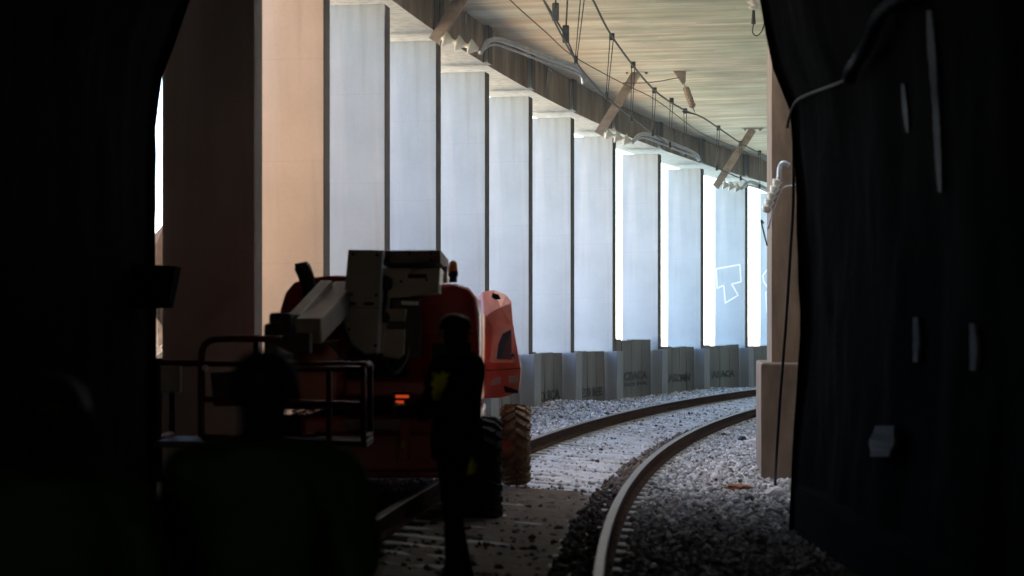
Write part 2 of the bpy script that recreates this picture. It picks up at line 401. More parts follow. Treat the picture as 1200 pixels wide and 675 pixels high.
def outcrop():
    b = bmesh.new(); bmesh.ops.create_icosphere(b, subdivisions=5, radius=1)
    for v in b.verts:
        k = 1 + .30 * noise.fractal(v.co * 3.5, 1, 2, 5); v.co = Vector((v.co.x * 1.5 * k, v.co.y * 1.3 * k, v.co.z * 3.3 * k))
    me = bpy.data.meshes.new('rock_outcrop'); b.to_mesh(me); b.free(); me.materials.append(M['outcrop'])
    o = bpy.data.objects.new('rock_outcrop', me); COL.objects.link(o); o.location = ((187 - 600) / F * 31 - .2, 31, -.4)
    tag(o, 'sunlit brown rock outcrop seen through the slit beside the dark column', 'rock')
outcrop()
# hillside the line is cut into, over the tunnel and behind the right wall
def hillz(s, o, p):
    return 8.6 + 30 * sm(-6, -90, o) if False else 8.9 + max(0, -o - 5.5) * 0.42 + noise.fractal(p * 0.05, 1.0, 2.0, 4) * 2.0 * min(1, max(0, (-o - 5) / 10))
tag(terrain('hillside', frange(-90, S_END + 60, 3.0), [-4.9, -5.5, -7] + [-k for k in range(9, 160, 5)], hillz, 'scrub'), kind='structure')

# ------------------------------------------------------------------ tunnel
Z0 = 17.8     # mouth
PROF_R = [(2.40, -1.95), (2.43, -1.23), (2.485, 0.0), (2.485, 0.69), (2.46, 1.43), (2.41, 1.95), (2.27, 2.32), (2.15, 2.92), (1.86, 3.5), (1.3, 4.05), (0.55, 4.35)]
PROF_L = [(-3.1, -1.95), (-3.09, -0.2), (-3.09, 1.8), (-3.04, 2.25), (-2.93, 2.55), (-2.80, 2.92), (-2.45, 3.5), (-1.85, 4.05), (-1.1, 4.35)]
ring = [(x, z + EYE) for x, z in PROF_R] + [(-0.3, 4.42 + EYE)] + [(x, z + EYE) for x, z in PROF_L[::-1]]
def dens(r, st=0.22):
    out = []
    for (x0, z0), (x1, z1) in zip(r, r[1:]):
        k = max(1, int(math.hypot(x1 - x0, z1 - z0) / st))
        out += [(x0 + (x1 - x0) * i / k, z0 + (z1 - z0) * i / k) for i in range(k)]
    return out + [r[-1]]
ringd = dens(ring)
def build_tunnel():
    ys = frange(Z0, 8, -0.12) + frange(7.7, -10, -0.5) + frange(-12, -54, -3.0)
    nv = len(ringd); vs = []; fs = []
    for i, y in enumerate(ys):
        for (x, z) in ringd:
            c = Vector((x + 0.3, 0, max(0, z - 3.4))).normalized()
            k = noise.fractal(Vector((x, y, z)) * 0.9, 1.0, 2.0, 5)
            k += 0.5 * noise.fractal(Vector((x, y, z)) * 3.1, 1.0, 2.0, 3)
            d = (0.06 + 0.045 * k) if i else 0.03 * k
            d = max(d, -0.005) if y > 5 else d
            vs.append(Vector((x, y, z)) + c * d)
    for i in range(len(ys) - 1):
        for k in range(nv - 1): fs.append((i * nv + k, i * nv + k + 1, (i + 1) * nv + k + 1, (i + 1) * nv + k))
    nf = len(fs)
    # outer skin (buried in the hill) and end cap
    b0 = len(vs); out = [(3.6, -0.6), (3.6, 8.6), (-4.4, 8.6), (-4.4, -0.6)]
    for y in (Z0, -54): vs += [Vector((x, y, z)) for x, z in out]
    for k in range(3): fs.append((b0 + k, b0 + k + 1, b0 + 4 + k + 1, b0 + 4 + k))
    L = (len(ys) - 1) * nv
    # headwall ring at the mouth
    q = nv // 4
    half = [k for k in range(nv) if ringd[k][0] >= -0.3]; 
    apex = max(range(nv), key=lambda k: ringd[k][1])
    fs.append(tuple([b0 + 0] + [k for k in range(0, apex + 1)] + [b0 + 1]))
    fs.append(tuple([b0 + 1, apex, b0 + 2]))
    fs.append(tuple([b0 + 2] + [k for k in range(apex, nv)] + [b0 + 3]))
    me = bpy.data.meshes.new('tunnel_lining'); me.from_pydata(vs, [], fs); me.materials.append(M['tunnel'])
    me.polygons.foreach_set('use_smooth', np.array([i < nf for i in range(len(me.polygons))]))
    o = bpy.data.objects.new('tunnel_lining', me); COL.objects.link(o); return o
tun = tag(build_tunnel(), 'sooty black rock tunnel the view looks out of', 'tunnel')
def wall_x(y, z, right=True):
    r = [(x, zz + EYE) for x, zz in (PROF_R if right else PROF_L)]
    for (x0, z0), (x1, z1) in zip(r, r[1:]):
        if z0 <= z <= z1: return x0 + (x1 - x0) * (z - z0) / (z1 - z0)
    return r[0][0]
from mathutils.bvhtree import BVHTree
_bm = bmesh.new(); _bm.from_mesh(tun.data); TBVH = BVHTree.FromBMesh(_bm)
def on_wall(px, py, lift=0.0):
    hit = TBVH.ray_cast(Vector((0, 0, EYE)), at(px, py, 1.0) - Vector((0, 0, EYE)))
    if hit[0] is not None: return hit[0] + Vector((-lift, 0, 0))
def on_wall_old(px, py, lift=0.0):
    """point of the right tunnel wall seen at (px, py)"""
    d = 12.0
    for _ in range(12):
        z = EYE + (HOR - py) / F * d
        d = (wall_x(d, z) - lift) / ((px - 600) / F)
    return at(px, py, d)
# wing wall added beyond the mouth to keep daylight off the first column
mb = MB(); a0 = Vector((-3.10, Z0 + 0.003, -0.6)); a1 = Vector(((181.5 - 600) / F * 21.6, 21.6, -0.6))
mb.prism([a0, a1, a1 + Vector((-0.9, 0, 0)), a0 + Vector((-1.2, 0, 0))], (0, 0, 7.65))
tag(mb.build('added_wing_wall', 'tunnel'), 'dark rough wing wall added beside the bright slit to shade the first column', 'wall')
mb = MB(); mb.box((-3.7, 21.85, .35), (.75, .35, 2.06), bevel=.03)  # low wall added to block the brightness at the slit's foot
tag(mb.build('added_kerb', 'tunnel'), 'low dark wall added to block the foot of the bright slit', 'wall')
mb = MB(); mb.box((2.82, 8.7, .0), (.8, 17.8, .7), bevel=.08)  # black kerb added to hide gravel where the foreground goes dark
tag(mb.build('added_kerb', 'tunnel'), 'low black kerb added to darken the foot of the right tunnel wall', 'wall')
# mineral runs and pale patches on the right lining
def streak_piece(pts, w, lab, name='lime_streak', lift=0.02):
    mb = MB(); Q = [on_wall(x, y, lift) for x, y in pts]
    for a, b in zip(Q, Q[1:]): mb.bar(a, b + (b - a) * 0.02, 0.012, w, up=(1, 0, 0))
    return mb
def wall_mark(pts, ws, name, lab, cat, m='streak', lift=0.014):
    mb = MB(); L = []; Rr = []
    pts2 = []; ws2 = []
    for i in range(len(pts) - 1):
        k = max(2, int(abs(pts[i + 1][1] - pts[i][1]) / 6))
        for j in range(k + (i == len(pts) - 2)):
            u = j / k; pts2.append((pts[i][0] * (1 - u) + pts[i + 1][0] * u, pts[i][1] * (1 - u) + pts[i + 1][1] * u)); ws2.append((ws[i] * (1 - u) + ws[i + 1] * u) * random.uniform(.85, 1.15))
    pts, ws = pts2, ws2
    for (x, y), w in zip(pts, ws):
        L.append(on_wall(x - w / 2, y, lift)); Rr.append(on_wall(x + w / 2, y, lift))
    vs0 = [mb.bm.verts.new(p) for p in L]; vs1 = [mb.bm.verts.new(p) for p in Rr]
    b0 = [mb.bm.verts.new(p + Vector((0.03, 0, 0))) for p in L]; b1 = [mb.bm.verts.new(p + Vector((0.03, 0, 0))) for p in Rr]
    n = len(L)
    for i in range(n - 1):
        mb.face([vs0[i], vs1[i], vs1[i + 1], vs0[i + 1]]); mb.face([vs0[i], vs0[i + 1], b0[i + 1], b0[i]]); mb.face([vs1[i], b1[i], b1[i + 1], vs1[i + 1]])
    mb.face([vs0[0], b0[0], b1[0], vs1[0]]); mb.face([vs0[-1], vs1[-1], b1[-1], b0[-1]])
    return tag(mb.build(name, m), lab, cat)
wall_mark([(1091, 12), (1094, 60), (1099, 125), (1101, 170), (1104, 225)], [6, 10, 7, 8, 4], 'lime_streak', 'long pale mineral streak running down the upper right tunnel wall', 'streak')
wall_mark([(1060, 98), (1063, 130), (1066, 155)], [3, 6, 3], 'lime_streak', 'short faint mineral streak just left of the long streak on the tunnel wall', 'streak')
wall_mark([(1077, 372), (1078, 400), (1077, 424)], [5, 7, 5], 'reflector_strip', 'narrow pale upright strip on dark tunnel wall, left of the pair', 'reflector', 'streak_pale', .025)
wall_mark([(1144, 379), (1146, 410), (1145, 434)], [6, 8, 6], 'reflector_strip', 'narrow pale upright strip on dark tunnel wall, right of the pair', 'reflector', 'streak_pale', .025)
wall_mark([(1049, 499), (1046, 515), (1043, 535)], [22, 28, 22], 'wall_plate', 'small dull pale plate low on the dark tunnel wall', 'plate', 'streak', .07)
# black box on the left wall that cuts across the slit
mb = MB(); mb.prism([at(150, 308, 17.0), at(206, 312, 17.0), at(200, 340, 17.0), at(196, 360, 17.0), at(150, 362, 17.0)], (0, 0.3, 0), 0.015)
tag(mb.build('junction_box', 'tunnel'), 'black box on left tunnel wall crossing the bright slit', 'box')

# ------------------------------------------------------------------ gallery: columns, pedestals, roof, beam, right wall
Z_SOF = EYE + 4.8; Z_CEIL = EYE + 5.47; DEP = 0.95; TH = 0.36
strip_px = [303, 383, 454, 514, 571, 622, 671, 720, 773, 823, 875]
S_COL = [s_of_px(p, DCOL) for p in strip_px]
S_COL += [S_COL[-1] + 5.05, S_COL[-1] + 10.0, S_COL[-1] + 15.0, S_COL[-1] + 20.0]
labs = ['dark brown unlit concrete column beside the bright slit at the tunnel mouth',
        'warm beige lit concrete column behind the left hood of the machine',
        'pale blue grey column directly right of the beige column',
        'pale column rising behind the cream boom of the machine',
        'pale column just above the amber beacon, widest of the clear ones',
        'pale column rising behind the orange hood of the machine',
        'pale column above the lowest grey planks near the dusty tyre',
        'pale column just before the first white gap of sky',
        'pale column directly after the first white gap of sky',
        'pale column just left of the outlined graffiti column',
        'pale column with white outlined graffiti shape',
        'farthest pale column with cut off white graffiti beside the right pillar']
cols = []
for i, s in enumerate(S_COL):
    t, n = head(s)
    root = empty('concrete_column', labs[min(i, 11)] if i < 12 else 'concrete column around the bend beyond the right pillar', 'column', P(s, DCOL, 0), 'columns of the open gallery side')
    rot = Matrix((n, t, Vector((0, 0, 1)))).transposed().to_euler()   # local x = outward, y = along the track
    root.rotation_euler = (0, 0, math.atan2(n.y, n.x))
    # local frame after rotation: +x outward, +y = z cross x
    sgn = 1 if Vector((-n.y, n.x, 0)).dot(t) > 0 else -1
    dp = 1.0 if i == 0 else DEP
    mb = MB(); mb.box((dp / 2, 0, (Z_SOF - 0.3) / 2 - 0.15 + 0.0), (dp, TH, Z_SOF + 0.3 - 0.004), bevel=0.012)
    mb.box((0.012, 0, (Z_SOF + Z_CEIL) / 2), (0.14, TH * 0.92, Z_CEIL - Z_SOF - 0.006), bevel=0.01)
    
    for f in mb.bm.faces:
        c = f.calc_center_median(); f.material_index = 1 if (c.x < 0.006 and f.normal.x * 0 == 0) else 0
    mb.build('shaft', [('shaded_fin', 'lit_fin')[i] if i < 2 else 'fin', 'edge'], root)  # first two columns: shaded and lit copies of one concrete
    mb = MB(); mb.box((0.02, 0.02 * sgn, 0.47), (0.32, 0.62, 1.58), bevel=0.015)
    mb.build('pedestal', 'pedestal', root)
    cols.append((root, s, t, n, sgn))

# graffiti on the camera-facing sides
def graffiti(ci, polys, w):
    root, s, t, n, sgn = cols[ci]
    # front face: local y = -sgn*TH/2 ; map pixels to local coords on that plane
    org = P(s, DCOL, 0) - t * (TH / 2 + 0.003)
    mb = MB()
    def hit(px, py):
        d = Vector(((px - 600) / F, 1, (HOR - py) / F)); k = (org - Vector((0, 0, EYE))).dot(t) / d.dot(t)
        return Vector((0, 0, EYE)) + d * k
    for pl in polys:
        Q = [hit(*p) for p in pl]
        for a, b in zip(Q, Q[1:]):
            e = (b - a).normalized() * w * 0.4
            mb.bar(a - e, b + e, 0.004, w, up=Vector((0, 0, 1)) if abs((b - a).normalized().z) < 0.9 else n)
    inv = root.matrix_basis.inverted()
    bmesh.ops.transform(mb.bm, matrix=inv, verts=mb.bm.verts[:])
    mb.build('graffiti', 'paint', root)
bpy.context.view_layer.update()
graffiti(10, [[(839.5, 315), (867, 310), (868.5, 330), (857.5, 333), (865, 346), (850, 355), (848.5, 334), (840.5, 338), (839.5, 315)]], 0.045)
graffiti(11, [[(903, 315), (898, 317), (894, 323), (895, 330), (899, 336), (903, 337)], [(901, 340), (897.5, 343), (899, 366)]], 0.045)

# plank barriers between the pedestals
names = {5: ('CLICA', None, 1.28, .30), 6: ('E23 BEE', None, 1.27, .26), 7: ('CBACA', 'NO  NA', 1.52, .55), 8: ('AECAN', None, 1.33, .40), 9: ('ABACA', None, 1.34, .42), 10: ('CADE', None, 1.31, .42)}
desc = {0: 'grey upright concrete planks between the dark and the beige columns', 1: 'grey upright concrete planks right after the beige column', 2: 'grey upright concrete planks hidden behind the machine boom',
        3: 'grey upright concrete planks behind the machine boom', 4: 'grey upright concrete planks behind the orange hood', 5: 'low upright concrete planks with black stencil nearest the dusty tyre', 6: 'low upright planks with gaps and stencil, second from the dusty tyre',
        7: 'tallest upright concrete planks with two lines of black stencil', 8: 'upright concrete planks just right of the tallest planks', 9: 'upright concrete planks with open gaps below the graffiti column',
        10: 'upright concrete planks beside the right pillar base', 11: 'upright concrete planks around the bend', 12: 'upright concrete planks around the bend', 13: 'upright concrete planks around the bend'}
def text_mesh(txt, size):
    cu = bpy.data.curves.new('lettering', 'FONT'); cu.body = txt; cu.size = size; cu.align_x = 'CENTER'; cu.extrude = 0.002; cu.offset = 0.012; cu.resolution_u = 2
    o = bpy.data.objects.new('lettering', cu); COL.objects.link(o)
    dg = bpy.context.evaluated_depsgraph_get(); me = bpy.data.meshes.new_from_object(o.evaluated_get(dg))
    bpy.data.objects.remove(o); return me
for i in range(3, len(S_COL) - 1):
    s0, s1 = S_COL[i] + 0.32, S_COL[i + 1] - 0.32
    txt, txt2, top, tz = names.get(i, (None, None, 1.27 if i < 6 else 1.3, .4))
    root = empty('plank_barrier', desc[i], 'barrier', P((s0 + s1) / 2, DCOL + 0.15, 0), 'plank barriers between the column pedestals')
    nb = 5 if i in (8,) else 4
    gap = 0.028 if i in (6, 9, 10) else 0.012
    wd = (s1 - s0) / nb
    for k in range(nb):
        a, b = s0 + wd * k + gap, s0 + wd * (k + 1) - gap * 0.3
        j = random.uniform(-.018, .018); lean = random.uniform(-.02, .02)
        pts = [P(a, DCOL + .15 + lean, -.2), P(b, DCOL + .15 + lean, -.2), P(b - random.uniform(0, .02), DCOL + .15 - lean * .5, top + j + random.uniform(-.008, .008)), P(a + random.uniform(0, .02), DCOL + .15 - lean * .5, top + j)]
        mb = MB(); tt, nn = head((a + b) / 2); mb.prism(pts, nn * 0.12, 0.012, 2)
        part(mb, 'plank', 'plank', root)
    if txt:
        smid = (s0 + s1) / 2; tt, nn = head(smid)
        for tx, sz, zz in ((txt, .27, tz), (txt2, .10, tz - .15)):
            if not tx: continue
            me = text_mesh(tx, sz); me.materials.append(M['stencil'])
            for v in me.vertices: q = Vector((v.co.x * 9, v.co.y * 9, i)); v.co.x += .014 * noise.noise(q); v.co.y += .02 * noise.noise(q + Vector((7, 3, 1))) + .02 * noise.noise(Vector((v.co.x * 2.2, i, 0)))
            o = bpy.data.objects.new('lettering', me); COL.objects.link(o); o.parent = root
            # reading direction = along +t, text plane facing the track (-n)
            rot = Matrix((tt, Vector((0, 0, 1)), -nn)).transposed().to_4x4()
            o.matrix_local = Matrix.Translation(P(smid + .35, DCOL + .15 - .024, zz) - root.location) @ rot
            o.scale = ((s1 - s0) * 0.60 / max(0.1, me.vertices and (max(v.co.x for v in me.vertices) - min(v.co.x for v in me.vertices))), 1, 1)

# roof slab with the board-marked ceiling, edge beam, right retaining wall
S_R0 = 28.65 - CY
ssr = frange(S_R0 + 0.01, S_END, 1.2)
tag(sweep('gallery_roof', [(DCOL + 0.12, Z_CEIL), (-4.4, Z_CEIL), (-4.4, Z_CEIL + .9), (DCOL + 1.15, Z_CEIL + .9), (DCOL + 1.15, Z_CEIL + .002), (DCOL + 0.6, Z_CEIL + .002)], ssr, ['ceil', 'beam'], midx=[0, 1, 1, 1, 0, 0]),
    'board-marked concrete gallery ceiling curving over the track', 'roof')
ssb = frange(Z0 - CY + .02, S_END, 1.2)
tag(sweep('edge_beam', [(DCOL + 0.03, Z_SOF), (DCOL + 0.03, Z_CEIL - .004), (DCOL + DEP + .12, Z_CEIL - .004), (DCOL + DEP + .12, Z_SOF)], ssb, ['beam', 'soffit'] if 'soffit' in M else ['beam', 'fin'], midx=[0, 0, 0, 1]),
    'dark stained concrete beam along the tops of the columns', 'beam')
tag(sweep('retaining_wall', [(-3.45, -.6), (-3.45, Z_CEIL - .003), (-4.3, Z_CEIL - .003), (-4.3, -.6)], ssb, 'wall'),
    'plain retaining wall along the right side behind the pillar', 'wall')
# pillar with plinth at the right
t, n = head(20.5); tp = Vector((0.100, 0.995, 0)).normalized(); npil = Vector((0.995, -0.100, 0))
a = Vector(((904.5 - 600) / F * 24.5, 24.5, -0.2))
pil = empty('stone_pillar', 'warm brown concrete pillar with plinth at the right of the track', 'pillar', (a.x + .5, a.y + 1, 0))
mb = MB(); mb.prism([a, a + npil * 1.35, a + npil * 1.35 + tp * 2.5, a + tp * 2.5], (0, 0, Z_CEIL + .196), 0)
bmesh.ops.bevel(mb.bm, geom=[e for e in mb.bm.edges if abs((e.verts[0].co - e.verts[1].co).z) > 3], offset=0.04, segments=2, affect='EDGES')
part(mb, 'shaft', 'pillar', pil)
a = Vector(((892 - 600) / F * 24.1, 24.1, -0.3))
mb = MB(); mb.prism([a, a + npil * 1.5, a + npil * 1.5 + tp * 3.2, a + tp * 3.2], (0, 0, 0.3 + 1.30), 0.03)
part(mb, 'plinth', 'pillar', pil)

def bounce_slope_z(s, o, p):  # slope added behind the camera to bounce sunlight into the tunnel
    return -0.1 + 20 * sm(-62, -90, s) + noise.fractal(p * .5, 1, 2, 4) * .5
tag(terrain('added_bounce_slope', frange(-60, -110, -1.0), frange(-30, 30, 1.5), bounce_slope_z, 'rockbank'), kind='structure')
mb = MB()  # unseen shaft added to bring daylight onto machine and ballast
X0, X1, Y0, Y1, ZB, ZT = -0.2, 3.2, 20.6, 28.3, Z_CEIL + .002, 17.6
mb.box(((X0 - .15), (Y0 + Y1) / 2, (ZB + ZT) / 2), (.3, Y1 - Y0, ZT - ZB)); mb.box(((X1 + .15), (Y0 + Y1) / 2, (ZB + ZT) / 2), (.3, Y1 - Y0, ZT - ZB))
mb.box(((X0 + X1) / 2, Y0 - .15, (ZB + ZT) / 2), (X1 - X0 + .6, .298, ZT - ZB)); mb.box(((X0 + X1) / 2, Y1 + .15, (ZB + ZT) / 2), (X1 - X0 + .6, .298, ZT - ZB))
tag(mb.build('added_light_shaft', 'whitewash'), 'pale unseen shaft added to bring daylight down beyond the tunnel mouth', 'shaft')
mb = MB(); mb.box((-2.35, 23.2, Z_CEIL + .45), (3.68, 10.78, .88)); mb.box((4.8, 23.2, Z_CEIL + .45), (2.58, 10.78, .88)); mb.box((1.5, 19.05, Z_CEIL + .45), (3.98, 2.48, .88))
tag(mb.build('portal_canopy', 'wall'), 'concrete canopy between tunnel mouth and gallery roof', 'canopy')

# ------------------------------------------------------------------ track
def rail(off, lab):
    zb = bed(off); tilt = 0
    prof = [(-.075, 0), (-.075, .012), (-.012, .034), (-.010, .125), (-.037, .137), (-.037, .160), (-.028, .171), (.028, .171), (.037, .160), (.037, .137), (.010, .125), (.012, .034), (.075, .012), (.075, 0)]
    midx = [1] * len(prof); midx[5] = 0; midx[6] = 0; midx[7] = 0
    o = sweep('rail', [(off + x, zb + z) for x, z in prof], frange(-20, S_END, 0.5), ['railhead', 'rust'], midx=midx)
    return tag(o, lab, 'rail', 'rails of the curving track')
rail(-.87, 'right hand rail of the track, curving in front of the pillar')
rail(.87, 'left hand rail of the track, disappearing behind the dusty tyre')

mb = MB()
for x0, x1, zt in ((-1.3, -1.06, 0), (-.68, .68, -.02), (1.06, 1.3, 0)):
    pass
def sleeper_mesh():
    b = bmesh.new(); xs = [(-1.3, -.015), (-1.06, 0), (-.66, 0), (-.45, -.012), (.45, -.012), (.66, 0), (1.06, 0), (1.3, -.015)]
    rows = []
    for x, z in xs:
        rows.append([b.verts.new((x, -.14, -.2)), b.verts.new((x, -.105, z - .01)), b.verts.new((x, -.09, z)), b.verts.new((x, .09, z)), b.verts.new((x, .105, z - .01)), b.verts.new((x, .14, -.2))])
    for r0, r1 in zip(rows, rows[1:]):
        for k in range(5): b.faces.new([r0[k], r1[k], r1[k + 1], r0[k + 1]])
    b.faces.new(rows[0][::-1]); b.faces.new(rows[-1])
    bmesh.ops.recalc_face_normals(b, faces=b.faces[:])
    me = bpy.data.meshes.new('sleeper'); b.to_mesh(me); b.free(); me.materials.append(M['sleeper']); return me
sm_ = sleeper_mesh(); proto = None
for k in range(-4, 105):
    s = k * 0.6 + random.uniform(-.02, .02)
    if s > 62: break
    if proto is None:
        o = bpy.data.objects.new('sleeper', sm_)
        tag(o, 'concrete sleeper set across the track in grey ballast', 'sleeper', 'concrete sleepers under the track')
        proto = o
    else: o = proto.copy()
    COL.objects.link(o)
    o.location = P(s, 0, bed(0) + .004); a = max(s, 0) / RAD
    o.rotation_euler = (0, -math.atan(-.069) if False else math.atan(.069), -a)
# cant: local +x points right (towards the inner, lower rail)

def stones(name, n, s_rng, off_rng, size, matname, zoff=0.0, density=None, keep=None):
    t = (1 + 5 ** .5) / 2
    ico = np.array([(-1, t, 0), (1, t, 0), (-1, -t, 0), (1, -t, 0), (0, -1, t), (0, 1, t), (0, -1, -t), (0, 1, -t), (t, 0, -1), (t, 0, 1), (-t, 0, -1), (-t, 0, 1)], float)
    ico /= np.linalg.norm(ico[0])
    fc = np.array([(0, 11, 5), (0, 5, 1), (0, 1, 7), (0, 7, 10), (0, 10, 11), (1, 5, 9), (5, 11, 4), (11, 10, 2), (10, 7, 6), (7, 1, 8), (3, 9, 4), (3, 4, 2), (3, 2, 6), (3, 6, 8), (3, 8, 9), (4, 9, 5), (2, 4, 11), (6, 2, 10), (8, 6, 7), (9, 8, 1)])
    s = rng.uniform(*s_rng, n); off = rng.uniform(*off_rng, n)
    if keep is not None:
        k = keep(s, off); s, off = s[k], off[k]; n = len(s)
    ang = np.maximum(s, 0) / RAD
    px = np.where(s < 0, CX - RAD - off, CX - (RAD + off) * np.cos(ang)); py = np.where(s < 0, CY + s, CY + (RAD + off) * np.sin(ang))
    pz = np.array([bed(o) + heap(ss, o) for ss, o in zip(s, off)]) + zoff + rng.uniform(-.022, .022, n)
    sz = size * rng.lognormal(0, .32, n)
    v = ico[None] * (1 + rng.normal(0, .17, (n, 12, 1)))
    v = v * np.stack([np.ones(n), rng.uniform(.6, 1, n), rng.uniform(.45, .85, n)], 1)[:, None, :]
    q = rng.normal(size=(n, 4)); q /= np.linalg.norm(q, axis=1)[:, None]; w, x, y, z = q.T
    Rm = np.stack([1 - 2 * (y * y + z * z), 2 * (x * y - z * w), 2 * (x * z + y * w), 2 * (x * y + z * w), 1 - 2 * (x * x + z * z), 2 * (y * z - x * w), 2 * (x * z - y * w), 2 * (y * z + x * w), 1 - 2 * (x * x + y * y)], 1).reshape(n, 3, 3)
    v = np.einsum('nij,nkj->nki', Rm, v) * sz[:, None, None] + np.stack([px, py, pz], 1)[:, None, :]
    f = (fc[None] + 12 * np.arange(n)[:, None, None]).reshape(-1, 3)
    me = bpy.data.meshes.new(name); me.vertices.add(n * 12); me.vertices.foreach_set('co', v.astype(np.float32).ravel())
    me.loops.add(len(f) * 3); me.loops.foreach_set('vertex_index', f.astype(np.int32).ravel())
    me.polygons.add(len(f)); me.polygons.foreach_set('loop_start', np.arange(0, len(f) * 3, 3, dtype=np.int32))
    me.update(calc_edges=True)
    at_ = me.attributes.new('tone', 'FLOAT', 'POINT'); dirt_shade = np.clip((s - 14.0 + rng.normal(0, 1.2, n)) / 6.0, 0, 1); at_.data.foreach_set('value', np.repeat(np.clip(rng.normal(.5, .26, n), 0, 1) * (.15 + .85 * dirt_shade), 12).astype(np.float32))  # near stones get darker tones: painted shade along with dirt
    me.materials.append(M[matname])
    o = bpy.data.objects.new(name, me); COL.objects.link(o); o['kind'] = 'stuff'; return o
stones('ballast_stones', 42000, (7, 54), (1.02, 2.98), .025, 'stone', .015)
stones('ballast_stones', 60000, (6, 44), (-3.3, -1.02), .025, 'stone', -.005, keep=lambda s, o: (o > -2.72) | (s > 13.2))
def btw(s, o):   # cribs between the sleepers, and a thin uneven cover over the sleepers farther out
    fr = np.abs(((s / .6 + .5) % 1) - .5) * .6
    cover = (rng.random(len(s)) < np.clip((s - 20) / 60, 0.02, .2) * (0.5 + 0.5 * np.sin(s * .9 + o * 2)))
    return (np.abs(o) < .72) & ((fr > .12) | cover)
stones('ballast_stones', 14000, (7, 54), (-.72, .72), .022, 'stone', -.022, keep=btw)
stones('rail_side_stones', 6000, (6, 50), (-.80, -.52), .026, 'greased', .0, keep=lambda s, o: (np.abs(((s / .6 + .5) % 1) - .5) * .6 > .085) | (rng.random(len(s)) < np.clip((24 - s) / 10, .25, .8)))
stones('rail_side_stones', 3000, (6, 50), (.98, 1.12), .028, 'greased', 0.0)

# ------------------------------------------------------------------ overhead line
HW = EYE + 4.2
def wire_pts(pix, zfix=None):
    out = []
    for x, y in pix:
        d = (zfix - EYE) * F / (HOR - y); out.append(at(x, y, d))
    return out
def spline(pts, k=8):
    out = []
    for i in range(len(pts) - 1):
        p0 = pts[max(i - 1, 0)]; p1 = pts[i]; p2 = pts[i + 1]; p3 = pts[min(i + 2, len(pts) - 1)]
        for j in range(k):
            u = j / k
            out.append(0.5 * ((2 * p1) + (-p0 + p2) * u + (2 * p0 - 5 * p1 + 4 * p2 - p3) * u * u + (-p0 + 3 * p1 - 3 * p2 + p3) * u ** 3))
    return out + [pts[-1]]
cw = wire_pts([(610, -52), (637, 0), (675, 72), (700, 103), (720, 122), (760, 152), (800, 180), (840, 197), (898, 222), (930, 234)], HW)
mb = MB(); mb.tube(spline(cw, 4), 0.016, 6); tag(mb.build('contact_wire', 'wire'), 'lower overhead contact wire running over the track', 'wire')
mw_pix = [(672, -48, 28.6), (695, 0, 30.5), (720, 47, 33), (765, 104, 38.5), (800, 128, 43), (822, 137, 46), (842, 150, 48), (870, 169, 51.5), (898, 183, 55.5), (930, 198, 60)]
mw = [at(*p) for p in mw_pix]
mb = MB(); mb.tube(spline(mw, 4), 0.018, 6); tag(mb.build('messenger_wire', 'wire'), 'upper dark messenger wire sagging below the ceiling', 'wire')
for (a, b, d) in (((683, -6), (675, 70), 30.6), ((717, 43), (711, 113), 34.5), ((742, 76), (740, 138), 38), ((767, 106), (765, 156), 40.5), ((787, 118), (785, 170), 43), ((803, 130), (803, 181), 45.5), ((842, 150), (840, 197), 48.5), ((868, 168), (868, 209), 52), ((890, 179), (890, 218), 55)):
    mb = MB()
    for e in (-.03, .03):
        mb.tube([at(*a, d) + Vector((e, 0, 0)), at(*b, d) + Vector((e * .4, 0, 0))], 0.008, 5)
    mb.box(at(*a, d), (.09, .05, .12), bevel=.01); mb.box(at(*b, d), (.06, .04, .12), bevel=.01)
    tag(mb.build('dropper', 'wire'), 'thin double dropper wire clamped between messenger wire and contact wire', 'dropper', 'droppers of the overhead line')
# second pair of wires crossing at the near end
mb = MB(); mb.tube([at(667, -40, 29.5), at(663, 38, 29.8)], 0.013, 6); mb.tube([at(652, -30, 29), at(651, 14, 29.2)], .013, 6); 
mb.box(at(651, 14, 29.2), (.10, .06, .26), bevel=.02); mb.box(at(663, 40, 29.8), (.10, .06, .26), bevel=.02)
mb.tube([at(630, -12, 29), at(663, 42, 29.8), at(676, 74, 30.7)], .014, 6)
tag(mb.build('jumper_wire', 'wire'), 'black jumper wires with clamps near the top edge of the view', 'wire')
fw = [at(560, -45, 27.5), at(598, 0, 30), at(640, 38, 33), at(672, 66, 35.5), at(730, 98, 39.5), at(770, 118, 42), at(820, 155, 48), at(860, 172, 52), (at(905, 193, 58))]
mb = MB(); mb.tube(spline(fw, 4), 0.010, 5); tag(mb.build('feeder_wire', 'thinwire'), 'thin brown feeder wire running close under the ceiling', 'wire')
mb = MB(); mb.tube(spline([at(730, 97, 39.5), at(760, 97, 39.5), at(796, 91, 39.5)], 4), 0.009, 5); tag(mb.build('stay_wire', 'thinwire'), 'thin stay wire between feeder wire and ceiling bracket', 'wire')

